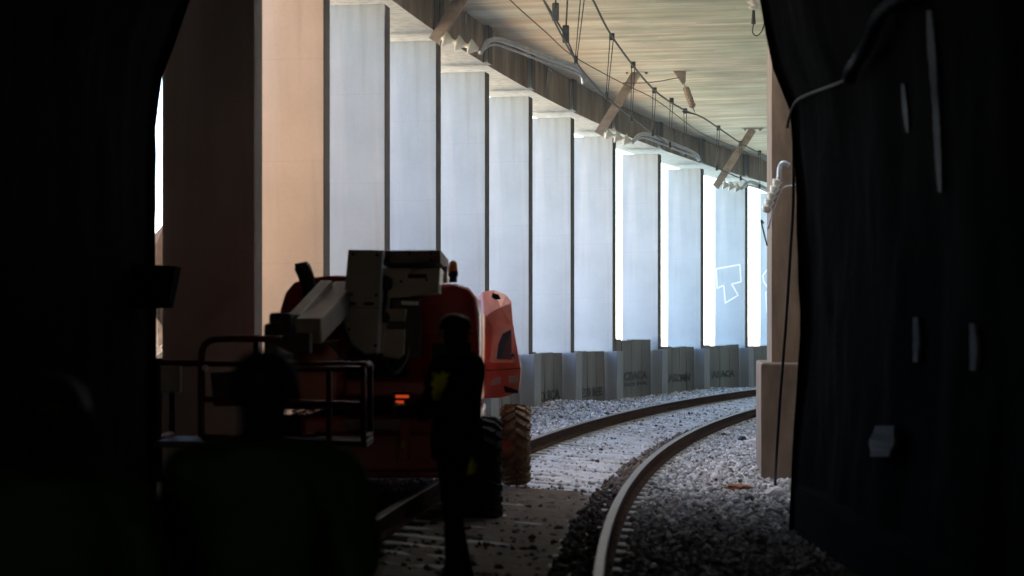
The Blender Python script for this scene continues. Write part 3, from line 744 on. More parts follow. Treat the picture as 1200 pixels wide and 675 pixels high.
def insulator(mb, a, b, n=4, r=.10):
    a = Vector(a); b = Vector(b); L = (b - a).length; pr = [(.03, 0)]
    for k in range(n):
        d0 = L * (k + .12) / n; w = L / n
        pr += [(.035, d0), (r, d0 + w * .12), (r * .92, d0 + w * .22), (.045, d0 + w * .72)]
    pr += [(.03, L)]
    mb.lathe(pr, a, b - a, 14)
def cantilever(lab, top, bot, d, ins, arm, d2, tie=None, sc=1.0):
    root = empty('cantilever_bracket', lab, 'bracket', at(*bot, d), 'catenary brackets under the gallery roof')
    A = at(*top, d); B = at(*bot, d)
    ax = (B - A).normalized(); side = ax.cross(Vector((0, 1, 0))).normalized()
    mb = MB(); mb.bar(A, B, .17 * sc, .02, up=(0, 1, 0)); mb.bar(A + side * .10 * sc + Vector((0, .06, 0)), B + side * .10 * sc + Vector((0, .06, 0)), .02, .14, up=(0, 1, 0))
    part(mb, 'strut', 'bracket', root)
    mb = MB(); mb.box(A + Vector((0, 0, .01)), (.55 * sc, .3, .035), bevel=.008)
    for e in (-.2, .2): mb.box(A + Vector((e * sc, 0, -.02)), (.05, .05, .06))
    part(mb, 'base_plate', 'bracket', root)
    mb = MB(); insulator(mb, at(*ins[0], d), at(*ins[1], d), 3, .13 * sc); part(mb, 'insulator', 'glass', root)
    mb = MB(); n = len(arm)
    pts = spline([at(x, y, d + (d2 - d) * i / (n - 1)) for i, (x, y) in enumerate(arm)], 6)
    mb.tube(pts, .04 * sc, 8); part(mb, 'arm_tube', 'galv', root, smooth=True)
    mb = MB(); off = Vector((0, 0, -.10 * sc)); q = pts[2:-1]
    mb.tube([p + off * math.sin(math.pi * (i + 1) / (len(q) + 1)) ** .5 for i, p in enumerate(q)], .022 * sc, 6); part(mb, 'registration_tube', 'galv', root, smooth=True)
cantilever('nearest brown angled bracket with curved tube at the upper left of the ceiling', (547, -14), (508, 48), 32.1, ((517, 44), (561, 58)), [(563, 62), (568, 52), (580, 46), (600, 51), (640, 66), (672, 77), (682, 85), (684, 97)], 33.5)
cantilever('middle brown angled bracket with tube under the ceiling', (746, 84), (701, 157), 42.5, ((708, 156), (740, 166)), [(741, 167), (748, 159), (758, 157), (775, 163), (800, 173), (815, 180), (819, 187)], 46, sc=1.0)
cantilever('farthest angled bracket with tube, beside the right pillar', (882, 151), (838, 219), 54, ((846, 216), (868, 221)), [(869, 221), (876, 214), (884, 214), (896, 220), (905, 226)], 56.5, sc=1.0)
# ceiling hanger with insulator string to the messenger wire
D = 42.3
root = empty('ceiling_hanger', 'brown ceiling hanger with insulator string holding the messenger wire', 'hanger', at(797, 83, D))
mb = MB(); mb.prism([at(788, 82, D), at(804, 82, D), at(803.5, 96, D), at(800, 99, D)], (0, .12, 0), .006); mb.box(at(797, 81.3, D) + Vector((0, .06, 0)), (.42, .3, .03)); part(mb, 'bracket_plate', 'bracket', root)
mb = MB(); mb.tube([at(801, 97, D), at(806, 107, D + .3)], .015, 6); insulator(mb, at(804, 104, D + .3), at(812, 126, D + 1), 6, .075); part(mb, 'insulator', 'brown_glass', root)
mb = MB(); mb.tube([at(812, 126, D + 1), at(815, 134, D + 1.8), at(800, 131, 43.3)], .015, 6); part(mb, 'link_rod', 'wire', root)
# pale loops of reinforcement on the beam face
for (x, y) in ((545, 9), (578, 26), (640, 88), (668, 96), (792, 146)):
    s = s_of_px(x, DCOL + .03); t, n = head(s); b = P(s, DCOL + .02, 0)
    d = b.y; mb = MB(); z0 = EYE + (HOR - y) / F * d
    mb.tube([Vector((b.x, b.y, z0 + .12)) + t * .35 - n * .03, Vector((b.x, b.y, z0 + .14)) - n * .03, Vector((b.x, b.y, z0 - .3)) - t * .15 - n * .03], .011, 6)
    tag(mb.build('steel_hook', 'galv'), 'thin bent steel hook projecting from the dark beam', 'hook', 'bent steel hooks on the beam')
# feeder fittings on the pillar: insulator string, stay and hanging wire
D = 23.9
root = empty('pillar_insulator', 'pale insulator string and dangling wire on the brown pillar', 'insulator', at(915, 195, D))
mb = MB(); mb.tube(spline([at(925, 194, D), at(918, 191, D), at(914, 196, D), at(913, 210, D)], 5), .03, 8); part(mb, 'hook_arm', 'galv', root, smooth=True)
mb = MB(); insulator(mb, at(912, 210, D), at(897, 249, D), 5, .065); part(mb, 'insulator', 'glass', root)
mb = MB(); mb.tube(spline([at(942, 205, D - .5), at(933, 216, D), at(917, 221, D), at(908, 240, D), at(900, 268, D)], 5), .012, 6); part(mb, 'stay_rod', 'galv', root)
mb = MB(); mb.tube(spline([at(895, 262, D), at(892, 258, D), at(893, 264, D), at(895, 272, D), at(899, 288, D)], 5), .010, 6); part(mb, 'wire_tail', 'wire', root)
# fitting hanging at the top of the ceiling beside the tunnel edge
D = 30
root = empty('hanging_fitting', 'pale insulator fitting with dangling wire loop at top beside the tunnel edge', 'fitting', at(882, 0, D))
mb = MB(); insulator(mb, at(880, -8, D), at(886, 12, D), 3, .10); part(mb, 'insulator', 'glass', root)
mb = MB(); mb.tube([at(883, 10, D), at(883, 28, D)], [.02, .035], 8); mb.tube(spline([at(883, 28, D), at(882, 38, D), at(887, 42, D), at(893, 36, D), at(896, 26, D)], 5), .010, 6); part(mb, 'wire_loop', 'wire', root)
# cable down the pillar
mb = MB(); mb.tube(spline([at(929, 60, 21.5), at(930, 220, 21.8), at(926, 300, 22.3), at(921, 380, 22.8), at(914, 470, 23.3), at(910, 535, 23.6), at(908, 572, 22.9)], 6), .016, 8)
tag(mb.build('black_cable', 'cable'), 'black cable hanging down in front of the brown pillar', 'cable')
# cable and insulator garland across the right tunnel lining
pts = [on_wall(x, y, .10) for x, y in ((1090, -8), (1062, 6), (1046, 22), (1038, 45), (1028, 62), (1014, 82), (1012, 92))]
root = empty('cable_garland', 'grey ribbed insulator cable slung across the upper right tunnel wall', 'cable', pts[3])
sp = spline(pts, 9); mb = MB(); mb.tube(sp, [.018 + .034 * (i % 3 == 0) for i in range(len(sp))], 10); part(mb, 'ribbed_insulator', 'streak_pale', root)
mb = MB(); mb.tube(spline([pts[-1]] + [on_wall(x, y, .06) for x, y in ((985, 100), (950, 113), (939, 122), (933, 138), (931, 150))], 6), .012, 8); part(mb, 'thin_cable', 'streak', root, smooth=True)

# ------------------------------------------------------------------ debris
def lump(name, p, size, m, lab, cat, seed=0):
    b = bmesh.new(); bmesh.ops.create_icosphere(b, subdivisions=2, radius=1)
    for v in b.verts:
        k = 1 + .35 * noise.noise(v.co * 1.7 + Vector((seed, 0, 0))); v.co = Vector((v.co.x * size[0] * k, v.co.y * size[1] * k, v.co.z * size[2] * k))
    me = bpy.data.meshes.new(name); b.to_mesh(me); b.free(); me.materials.append(M[m])
    o = bpy.data.objects.new(name, me); COL.objects.link(o); o.location = p; return tag(o, lab, cat)
def gpt(px, py, h=0.0):
    z = -0.06 + h; d = (EYE - z) * F / (py - HOR); return at(px, py, d)
lump('rag', gpt(884, 518, .03), (.19, .10, .055), 'rag', 'crumpled pale rag on ballast at foot of the plinth', 'rag', 3)
lump('dark_rock', gpt(870, 515, .03), (.07, .07, .06), 'black', 'small black lump beside the pale rag', 'rock', 5)
lump('rusty_scrap', gpt(865, 571, .02), (.15, .11, .04), 'rustplate', 'rust brown scrap on the ballast at the shade edge', 'scrap', 8)
lump('grey_rock', gpt(908, 578, .03), (.12, .09, .07), 'rag', 'pale rock at the foot of the hanging cable', 'rock', 12)
# brown strip by the rear tyre
vs = []; mb = MB()
def fill_sheet(name, s0, s1, m, h, amp):
    b = bmesh.new(); ss = frange(s0, s1, .15); oo = frange(-.60, .66, .14); g = []
    for s in ss:
        row = []
        for o in oo:
            p = P(s, o, 0); e = min(1, min(s - s0, s1 - s) / .8 + .15) * min(1, (o + .62) / .15 + .05)
            p.z = bed(o) + h * 1 - (1 - e) * .03 + amp * noise.fractal(p * 1.3, 1, 2, 4)
            row.append(b.verts.new(p))
        g.append(row)
    for r0, r1 in zip(g, g[1:]):
        for k in range(len(oo) - 1): b.faces.new([r0[k], r1[k], r1[k + 1], r0[k + 1]]).smooth = True
    bmesh.ops.recalc_face_normals(b, faces=b.faces[:])
    me = bpy.data.meshes.new(name); b.to_mesh(me); b.free(); me.materials.append(M[m])
    o = bpy.data.objects.new(name, me); COL.objects.link(o); o['kind'] = 'structure'
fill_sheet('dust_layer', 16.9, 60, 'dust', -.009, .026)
fill_sheet('dirt_shade_layer', -4, 17.3, 'dirt_shade', -.002, .022)  # brown dirt that also paints the shade of the near bed
def dirt_patch():
    b = bmesh.new(); nx, ny = 30, 12; g = []
    for i in range(nx + 1):
        row = []
        for j in range(ny + 1):
            s = 15.2 + 2.2 * j / ny; o = -.55 + 1.5 * i / nx
            e = min(i, nx - i) / 4; e2 = min(j, ny - j) / 4; k = min(1, e) * min(1, e2)
            p = P(s, o, 0); p.z = bed(o) - .06 + k * (.075 + .05 * noise.noise(p * 4))
            row.append(b.verts.new(p))
        g.append(row)
    for i in range(nx):
        for j in range(ny): b.faces.new([g[i][j], g[i + 1][j], g[i + 1][j + 1], g[i][j + 1]]).smooth = True
    bmesh.ops.recalc_face_normals(b, faces=b.faces[:])
    me = bpy.data.meshes.new('dirt_patch'); b.to_mesh(me); b.free(); me.materials.append(M['dirt_shade'])
    o = bpy.data.objects.new('dirt_patch', me); COL.objects.link(o); o['kind'] = 'structure'
dirt_patch()
# tufts seen over the planks between two far columns
def tuft(p, h, lab):
    mb = MB()
    for _ in range(90):
        a = random.uniform(0, 6.28); l = random.uniform(.4, 1) * h; o = Vector((random.gauss(0, .12), random.gauss(0, .12), 0)); tip = o + Vector((math.cos(a) * l * .5, math.sin(a) * l * .5, l))
        w = Vector((-math.sin(a), math.cos(a), 0)) * .02
        mid = (o + tip) / 2 + Vector((0, 0, .08 * h))
        v = [mb.bm.verts.new(p + q) for q in (o, mid + w, tip, mid - w)]; mb.face(v)
    return tag(mb.build('scrub_plant', 'leaf'), lab, 'plant')
tuft(P(S_COL[9] + 1.5, DCOL + 2.2, -.1), 1.65, 'dry green scrub just showing over planks beside a far column')

# ------------------------------------------------------------------ boom lift
base = Vector((-1.0, 18.9, 0.02))
lift = empty('boom_lift', 'red and orange boom lift with folded cream boom standing on the track', 'boom lift', base)
def pp(name, m, outline, d0, d1, bevel=.02, parent=None, smooth=False):
    mb = MB(); mb.prism([at(x, y, d0) for x, y in outline], (0, d1 - d0, 0), bevel)
    return part(mb, name, m, lift, smooth=smooth, parent=parent)
# chassis
mb = MB(); mb.box((-1.05, 19.6, .72), (1.55, 3.9, .42), bevel=.05); mb.box((-1.05, 17.75, .62), (1.3, .35, .36), bevel=.04)
mb.box((-1.05, 18.05, .47), (1.9, .22, .2), bevel=.03); mb.box((-1.05, 21.3, .47), (2.1, .22, .2), bevel=.03)
ch = part(mb, 'chassis', 'red', lift)
mb = MB(); mb.box((-1.15, 17.55, .86), (.55, .06, .09), bevel=.01); part(mb, 'bumper_plate', 'grey', lift)
mb = MB(); mb.lathe([(.62, 0), (.62, .14), (.5, .2)], (-1.05, 19.3, .93), (0, 0, 1), 32); part(mb, 'slewing_ring', 'steel', lift)
mb = MB(); mb.box((-1.05, 19.2, 1.16), (1.2, 2.6, .16), bevel=.03); part(mb, 'turntable', 'red', lift)
def wheel(c, r, w, tread, lab=None):
    c = Vector(c); mb = MB(); h = w / 2
    mb.lathe([(r * .55, -h * .75), (r * .72, -h), (r * .82, -h * .99), (r * .90, -h * .92), (r * .955, -h * .76), (r * .985, -h * .5), (r * .995, 0), (r * .985, h * .5), (r * .955, h * .76), (r * .90, h * .92), (r * .82, h * .99), (r * .72, h), (r * .55, h * .75)], c, (1, 0, 0), 40)
    nl = 22
    for k in range(nl):
        for side in (-1, 1):
            a = 2 * math.pi * (k + (.5 if side > 0 else 0)) / nl; a2 = a + .16
            p0 = c + Vector((side * h * .08, math.cos(a) * r * 1.0, math.sin(a) * r * 1.0)); p1 = c + Vector((side * h * .68, math.cos(a2) * r * .985, math.sin(a2) * r * .985)); p2 = c + Vector((side * h * .97, math.cos(a2 + .05) * r * .90, math.sin(a2 + .05) * r * .90))
            mb.bar(p1, p2, .05, .05, up=Vector((0, math.cos(a), math.sin(a))))
            mb.bar(p0, p1, .05, .06, up=Vector((0, math.cos(a), math.sin(a))))
    o = part(mb, 'tyre', tread, lift)
    if lab: o['label'] = lab
    mb = MB(); mb.lathe([(r * .56, -h * .7), (r * .5, -h * .3), (.10, -h * .3), (.10, h * .3), (r * .5, h * .3), (r * .56, h * .7)], c, (1, 0, 0), 28)
    part(mb, 'rim', 'cream', lift, parent=o)
wheel(at(564, 549, 18.15), .435, .36, 'rubber')
wheel(at(604, 521, 21.6), .40, .30, 'muddy', 'dusty tan tyre with chevron tread')
wheel((-1.95, 18.15, .46), .435, .325, 'rubber'); wheel((-2.15, 21.6, .47), .40, .30, 'muddy')
# hoods
pp('engine_bay', 'black', [(404, 372), (482, 352), (482, 482), (404, 482)], 18.5, 20.0, .02)
hood_r = [(478, 492), (477, 430), (480, 372), (485, 350), (496, 338), (514, 333), (534, 332), (549, 337), (558, 349), (562, 368), (562, 430), (560, 462), (553, 484), (546, 494)]
pp('hood', 'red', hood_r, 18.0, 19.9, .07, smooth=True)
hr = lift.children[-1]
pp('vent_grille', 'black', [(506, 402), (552, 402), (552, 452), (506, 452)], 17.96, 18.02, .008)
hood_l = [(332, 480), (326, 420), (325, 385), (328, 362), (334, 343), (344, 331), (360, 325.5), (385, 323), (408, 322), (408, 480)]
pp('hood', 'red', hood_l, 18.2, 20.3, .06, smooth=True)
# rear counterweight cover, further back: real box with sloped shoulder, window and stickers
def rear_cover():
    d0, d1 = 20.4, 21.6
    fr = [(567, 467), (568, 371), (578, 364.5), (587, 360), (600, 354), (601.5, 382), (606, 415), (611, 432), (608.5, 460), (588, 466)]
    md = [(555, 469), (556, 348), (564, 340), (578, 338), (592, 343), (602, 382), (606.5, 415), (611.5, 432), (609, 461), (588, 467)]
    mb = MB(); TL = lambda y: max(0, (425 - y) / 60) * .30
    mb = MB(); mb.loft([[at(x, y, d0 + TL(y)) for x, y in fr], [at(x, y, d0) + Vector((0, .75, 0)) for x, y in md], [at(x, y, d0) + Vector((0, 1.6, 0)) for x, y in md]], .022)
    o = part(mb, 'rear_cover', 'orange', lift)
    pp('cover_seam', 'dark_red', [(569, 434), (610, 431), (610, 432), (569, 435)], d0 - .006, d0 + .01, 0, parent=o)
    def slant(name, m, out, lift_, th):
        mb = MB(); mb.prism([at(x, y, d0 + TL(y) - lift_) for x, y in out], (0, th, 0)); part(mb, name, m, lift, parent=o)
    slant('opening_frame', 'orange', [(574, 425), (577, 387), (582, 383), (597, 379), (602.5, 384), (602, 425)], .03, .06)
    slant('opening', 'black', [(582, 420.5), (584, 403), (589, 391), (599, 386), (600, 421)], .036, .02)
    slant('opening_liner', 'dark_red', [(592, 404), (598.7, 390), (599.5, 420), (588, 420)], .040, .01)
    #pp('red_panel', 'red', [(591, 402), (599.6, 387), (599.6, 420.5), (588, 420.5)], d0 - .02, d0 + .015, 0, parent=o)
    pp('round_sticker', 'cream', [(600.5 + 4 * math.cos(a * .524), 418 + 5.5 * math.sin(a * .524)) for a in range(12)], d0 + .01, d0 + .06, 0, parent=o)
    pp('round_sticker', 'steel', [(600.5 + 2.3 * math.cos(a * .524), 418 + 3.2 * math.sin(a * .524)) for a in range(12)], d0 + .005, d0 + .05, 0, parent=o)
    for q in ([(576, 446), (586, 441), (587, 450), (575, 452)], [(596, 441), (607, 440), (607, 449), (596, 449)]):
        pp('sticker', 'white', q, d0 - .01, d0 + .02, 0, parent=o)
    pp('latch', 'black', [(577, 343), (584, 345), (587, 350), (580, 351), (576, 348)], d0 + .12, d0 + .3, .008, parent=o)
    pp('latch', 'black', [(590, 452), (600, 455), (608, 458), (607, 461), (592, 460)], d0 - .08, d0 + .02, .008, parent=o)
    pp('rim_highlight', 'white', [(561.5, 352), (563.2, 352), (563.5, 440), (559, 470), (552, 490), (550, 490), (557, 468), (561.5, 440)], 19.91, 19.97, 0, parent=o)  # thin white strip painting the highlight along the hood rim
rear_cover()
# folded boom
pp('boom_head', 'grey', [(408, 292.5), (448, 293), (445, 355), (442, 413), (428, 416), (411, 404), (401, 378), (403, 350)], 16.9, 17.5, .02)
bh = lift.children[-1]
for cx_ in (411, 432): pp('slot', 'black', [(cx_ + 7 * math.cos(a * .6283), 356 + 2.6 * math.sin(a * .6283)) for a in range(10)], 16.89, 16.95, 0, parent=bh)
pp('seam', 'steel', [(404, 359.6), (444, 360.6), (444, 361.4), (404, 360.4)], 16.893, 16.95, 0, parent=bh)
mb = MB(); P0 = at(427, 330, 17.5); mb.box(P0 + Vector((0, 1.75, 0)), (.26, 3.5, .42), bevel=.02); part(mb, 'boom_tube', 'cream', lift)
pp('top_plate', 'bracket', [(446, 293.5), (516, 293), (516, 308), (449, 309)], 17.3, 19.6, .012)
pp('boom_arm', 'cream', [(447, 314), (516, 314), (514, 343), (470, 349), (447, 349)], 17.4, 20.2, .014)
pp('boom_side_plate', 'cream', [(443, 348), (456, 348), (452, 380), (448, 414), (440, 416), (442, 380)], 17.35, 17.6, .01)
pp('link_block', 'cream', [(453, 362), (476, 362), (474, 378), (451, 378)], 17.42, 18.6, .012)
pp('lower_arm', 'cream', [(450, 386), (474, 386), (473, 415), (466, 421), (448, 418)], 17.42, 19.8, .014)
pp('cylinder_rod', 'galv', [(470, 352.5), (490, 353.5), (490, 358), (470, 357)], 17.36, 17.45, .004)
pp('boom_pivot', 'steel', [(446, 349), (492, 349), (492, 420), (446, 424)], 17.62, 18.9, .02)
mb = MB(); mb.lathe([(.045, -.05), (.06, 0), (.06, .05), (.045, .09)], at(452, 333, 17.38), (0, -1, 0), 16); part(mb, 'pivot_pin', 'black', lift)
mb = MB(); mb.lathe([(.05, -.02), (.05, .05)], at(450, 372, 17.36), (0, -1, 0), 14); part(mb, 'pivot_pin', 'black', lift)
mb = MB(); mb.bar(at(383, 335, 17.0), at(345, 376, 15.9), .10, .10, bevel=.012); part(mb, 'jib_link', 'cream', lift)
mb = MB(); mb.bar(at(406, 343, 17.3), at(362, 388, 15.8), .20, .20, bevel=.015); part(mb, 'jib_arm', 'cream', lift)
mb = MB(); mb.box(at(330, 394, 15.75), (.17, .25, .36), bevel=.03); mb.box(at(320, 402, 15.7), (.12, .2, .3), bevel=.03); mb.box(at(345, 402, 15.7), (.26, .2, .16), bevel=.02)
mb.tube(spline([at(322, 372, 15.8), at(330, 382, 15.9), at(345, 366, 16.4), at(372, 352, 16.9)], 5), .025, 8); part(mb, 'rotator', 'black', lift)
pp('jib_panel', 'red', [(346, 402), (398, 398), (400, 412), (398, 460), (392, 470), (346, 474)], 17.2, 17.9, .03)
for k, (q) in enumerate(([(330, 388, 15.8), (352, 372, 16.2), (372, 388, 16.6), (398, 380, 17.0), (412, 402, 17.3), (440, 432, 17.6)], [(336, 398, 15.7), (362, 398, 16.0), (385, 402, 16.5), (404, 420, 17.0), (436, 446, 17.5)], [(448, 420, 17.4), (462, 438, 17.3), (476, 420, 17.5), (478, 396, 17.7)], [(455, 300, 17.2), (448, 316, 17.2), (452, 345, 17.25), (447, 372, 17.3)])):
    mb = MB(); mb.tube(spline([at(*v) for v in q], 6), .017, 7); part(mb, 'hydraulic_hose', 'black', lift, smooth=True)
pp('hood_seam', 'black', [(484, 392), (560, 390), (560, 391), (484, 393)], 17.985, 18.02, 0, parent=hr)
for (x, y) in ((414, 298), (442, 299), (440, 405), (409, 386), (412, 345), (441, 346)):
    mb = MB(); mb.lathe([(.016, 0), (.016, .02)], at(x, y, 16.905), (0, -1, 0), 6); part(mb, 'bolt', 'steel', lift, parent=bh)
for (x, y) in ((455, 297), (480, 297), (505, 297), (455, 305), (505, 305), (470, 330), (500, 328)):
    mb = MB(); mb.lathe([(.014, 0), (.014, .02)], at(x, y, 17.302 if y < 310 else 17.402), (0, -1, 0), 6); part(mb, 'bolt', 'steel', lift)
pp('arm_slot', 'black', [(478, 321), (500, 321), (500, 326), (478, 326)], 17.392, 17.41, 0)
# exhaust stack
mb = MB(); mb.tube(spline([at(363, 350, 18.1), at(362, 336, 18.1), at(358, 322, 18.1), at(354, 312, 18.1), at(353, 308, 18.1)], 5), [.06] * 4 + [.065] * 4 + [.07] * 4 + [.072] * 4 + [.06] * 5, 12)
part(mb, 'exhaust_stack', 'black', lift, smooth=True)
# beacon
mb = MB(); mb.lathe([(.035, 0), (.035, .05), (.045, .06), (.045, .1)], at(531, 331, 18.6), (0, 0, 1), 16); bc = part(mb, 'beacon', 'black', lift)
mb = MB(); mb.lathe([(.042, 0), (.040, .07), (.032, .105), (.006, .125)], at(531, 321, 18.6), (0, 0, 1), 16); part(mb, 'lens', 'amber', lift, parent=bc, smooth=True)
mb = MB(); mb.box(at(521, 322, 18.4), (.05, .05, .15), bevel=.01); part(mb, 'filler_cap', 'cream', lift)
# tail lamp
pp('lamp_housing', 'black', [(460, 459), (482, 459), (482, 478), (460, 478)], 17.53, 17.6, .006)
lh = lift.children[-1]
for y0, y1, x1 in ((463, 466.3, 479), (469.5, 472.8, 473)): pp('lamp_lens', 'lit', [(463.5, y0), (x1, y0), (x1, y1), (463.5, y1)], 17.515, 17.55, 0, parent=lh)
pp('lamp_bracket', 'red', [(470, 479), (481, 479), (479, 540), (466, 540)], 17.5, 17.56, .006)
pp('side_reflector', 'amber', [(469.5, 517), (474, 517), (474, 525), (469, 525)], 17.48, 17.51, 0)
# basket
bk = MB(); D0, D1 = 15.2, 16.1
def bt(pts, r=.022): bk.tube(pts, r, 8)
bt(spline([at(236, 512, D0), at(236, 430, D0), at(238, 408, D0), at(247, 399, D0), at(262, 397, D0), at(300, 397, D0), at(330, 398, D0)], 5), .026)
bt([at(180, 425, D0), at(240, 425, D0)]); bt([at(186, 425, D0), at(186, 512, D0)])
bt([at(236, 512, D0), at(430, 520, D0)])
for x in (300, 386, 426): bt([at(x, 432 if x > 310 else 398, D0), at(x, 518, D0)])
bt([at(330, 432, D0), at(428, 432, D0)]); bt([at(236, 468, D0), at(428, 474, D0)])
for x in (182, 426):
    bt([at(x, 428, D0), at(x, 428, D0) + Vector((0, .75, 0))]); bt([at(x, 428, D0) + Vector((0, .75, 0)), at(x, 515, D0) + Vector((0, .75, 0))]); bt([at(x, 514, D0), at(x, 514, D0) + Vector((0, .75, 0))])
bt([at(182, 428, D0) + Vector((0, .75, 0)), at(426, 428, D0) + Vector((0, .75, 0))])
basket = part(bk, 'basket_rail', 'dark_red', lift, smooth=True)
mb = MB(); a = at(180, 516, D0); b = at(430, 516, D0); mb.box(((a.x + b.x) / 2, D0 + .38, a.z - .03), (b.x - a.x, .78, .05), bevel=.01); part(mb, 'basket_floor', 'steel', lift, parent=basket)
pp('document_box', 'grey', [(188, 429), (211, 429), (211, 460), (188, 460)], D0 - .03, D0 + .06, .01, parent=basket)
pp('control_box', 'black', [(246, 436), (300, 434), (296, 476), (250, 476)], D0 + .05, D0 + .3, .03, parent=basket)
mb = MB(); mb.lathe([(.02, 0), (.025, .02), (.02, .04)], at(241, 431, D0 - .02), (0, -1, 0), 12); part(mb, 'switch_knob', 'white', lift, parent=basket)

# ------------------------------------------------------------------ people
def person(label, loc, yaw, height, sex_w=1.0, lean=0.0, step=0.0, arms='down', vest='hivis', vest_full=True, hat=True):
    k = height / 1.75
    V = []; E = []; Rr = []
    def add(p, r, par=None):
        V.append(Vector(p) * k); Rr.append(r * k if not isinstance(r, tuple) else (r[0] * k, r[1] * k)); i = len(V) - 1
        if par is not None: E.append((par, i))
        return i
    pel = add((0, 0, .95), (.155, .115)); wst = add((0, .0, 1.10), (.145, .105), pel); chest = add((0, .0, 1.28), (.165, .118), wst)
    sho = add((0, -.01, 1.42), (.12, .085), chest); nk = add((0, .0, 1.50), .056, sho); hd0 = add((0, .015, 1.58), (.072, .085), nk); hd1 = add((0, .015, 1.66), (.078, .095), hd0); hd2 = add((0, .01, 1.72), (.055, .07), hd1)
    nose = None
    for sx in (-1, 1):
        sh = add((sx * .19, -.005, 1.405), .062, sho)
        if arms == 'front' : el = (sx * .225, .10, 1.16); wr = (sx * .10, .33, 1.14)
        elif arms == 'hips': el = (sx * .29, -.05, 1.16); wr = (sx * .2, .14, 1.02)
        else: el = (sx * .245, -.02, 1.13); wr = (sx * .25, .06, .88)
        e = add(el, .050, sh); w = add(wr, .032, e)
        d = (Vector(wr) - Vector(el)).normalized(); lat = Vector((-sx * 1, 0, 0)) if abs(d.x) < .6 else Vector((0, 0, 1))
        nrm = d.cross(lat).normalized()
        pc = Vector(wr) + d * .055; pa = add(pc, (.036, .024), w)
        for f, (o, l) in enumerate(((-.03, .062), (-.01, .074), (.01, .07), (.03, .056))):
            a = add(pc + d * .035 + nrm * o, .0105, pa); b = add(pc + d * (.035 + l * .55) + nrm * o * 1.1 + lat * .008, .0095, a); add(pc + d * (.035 + l) + nrm * o * 1.1 + lat * .028, .008, b)
        a = add(pc - nrm * .038 * 1 + lat * .012, .0115, pa); add(pc + d * .045 - nrm * .055 + lat * .025, .009, a)
        hp = add((sx * .09, 0, .90), (.095, .10), pel)
        kn = add((sx * .10, .03 + step * sx * .16, .49), .062, hp); an = add((sx * .105, -.02 + step * sx * .34, .10), .042, kn)
        hl = add((sx * .108, -.05 + step * sx * .34, .045), .045, an); add((sx * .115, .15 + step * sx * .34, .035), .038, an)
    me = bpy.data.meshes.new('person'); me.from_pydata(V, E, []); o = bpy.data.objects.new('person', me); COL.objects.link(o)
    md = o.modifiers.new('skin', 'SKIN'); md.use_smooth_shade = True
    for i, r in enumerate(Rr):
        sv = me.skin_vertices[0].data[i]; sv.radius = r if isinstance(r, tuple) else (r, r); sv.use_root = (i == 0)
    sb = o.modifiers.new('sub', 'SUBSURF'); sb.levels = 2; sb.render_levels = 2
    dg = bpy.context.evaluated_depsgraph_get(); m2 = bpy.data.meshes.new_from_object(o.evaluated_get(dg)); bpy.data.objects.remove(o)
    bm = bmesh.new(); bm.from_mesh(m2); bmesh.ops.delete(bm, geom=[v for v in bm.verts if not v.link_faces], context='VERTS')
    # ears, nose, eyes, mouth on the same figure
    for (p, r) in (((-.083, .01, 1.625), (.012, .022, .032)), ((.083, .01, 1.625), (.012, .022, .032)), ((0, .115, 1.615), (.014, .020, .024))):
        g = bmesh.ops.create_icosphere(bm, subdivisions=2, radius=1)
        for v in g['verts']: v.co = Vector((v.co.x * r[0], v.co.y * r[1], v.co.z * r[2])) * k + Vector(p) * k
    me = bpy.data.meshes.new('person'); 
    for f in bm.faces:
        c = f.calc_center_median() / k; f.smooth = True
        f.material_index = 1 if ((c.z > 1.54 and c.y > .06) or (arms == 'down' and c.z < .86 and abs(c.x) > .2) or (arms == 'front' and c.y > .36)) else 0
    bm.to_mesh(me); me.materials.append(M['cloth']); me.materials.append(M['skin'])
    ob = bpy.data.objects.new('person', me); COL.objects.link(ob); ob.location = loc; ob.rotation_euler = (lean, 0, yaw); tag(ob, label, 'person')
    def shell(name, test, push, m):
        b2 = bmesh.new(); b2.from_mesh(me)
        kill = [f for f in b2.faces if not test(f.calc_center_median() / k)]
        bmesh.ops.delete(b2, geom=kill, context='FACES')
        seen = set(); best = []
        for f in b2.faces:
            if f in seen: continue
            st = [f]; seen.add(f); comp = []
            while st:
                g = st.pop(); comp.append(g)
                for e in g.edges:
                    for h in e.link_faces:
                        if h not in seen: seen.add(h); st.append(h)
            if len(comp) > len(best): best = comp
        bs = set(best); bmesh.ops.delete(b2, geom=[f for f in b2.faces if f not in bs], context='FACES'); b2.normal_update()
        bmesh.ops.delete(b2, geom=[v for v in b2.verts if not v.link_faces], context='VERTS'); ns = {v: v.normal.copy() for v in b2.verts}
        for v in b2.verts: v.co += ns[v] * push
        ed = [e for e in b2.edges if len(e.link_faces) == 1]
        ex = bmesh.ops.extrude_edge_only(b2, edges=ed)
        for v in [g for g in ex['geom'] if isinstance(g, bmesh.types.BMVert)]:
            near = min((w for e in v.link_edges for w in [e.other_vert(v)] if w in ns), key=lambda w: (w.co - v.co).length, default=None)
            if near: v.co -= ns[near] * (push + .004)
        for f in b2.faces: f.smooth = True; f.material_index = 0
        mm = bpy.data.meshes.new(name); b2.to_mesh(mm); b2.free(); mm.materials.append(M[m])
        c = bpy.data.objects.new(name, mm); COL.objects.link(c); c.parent = ob; return c
    if hat:
        shell('helmet', lambda c: c.z > 1.64 and abs(c.x) < .2 and c.y < .3, .02, 'black')
    else:
        shell('hair', lambda c: (c.z > 1.655) or (c.z > 1.55 and c.y < -.0), .012, 'black')
    if vest_full:
        shell('vest', lambda c: .92 < c.z < 1.47 and abs(c.x) < .205 and abs(c.y) < .17, .03, vest)
    return ob, shell
a = at(520, 400, 12.6)
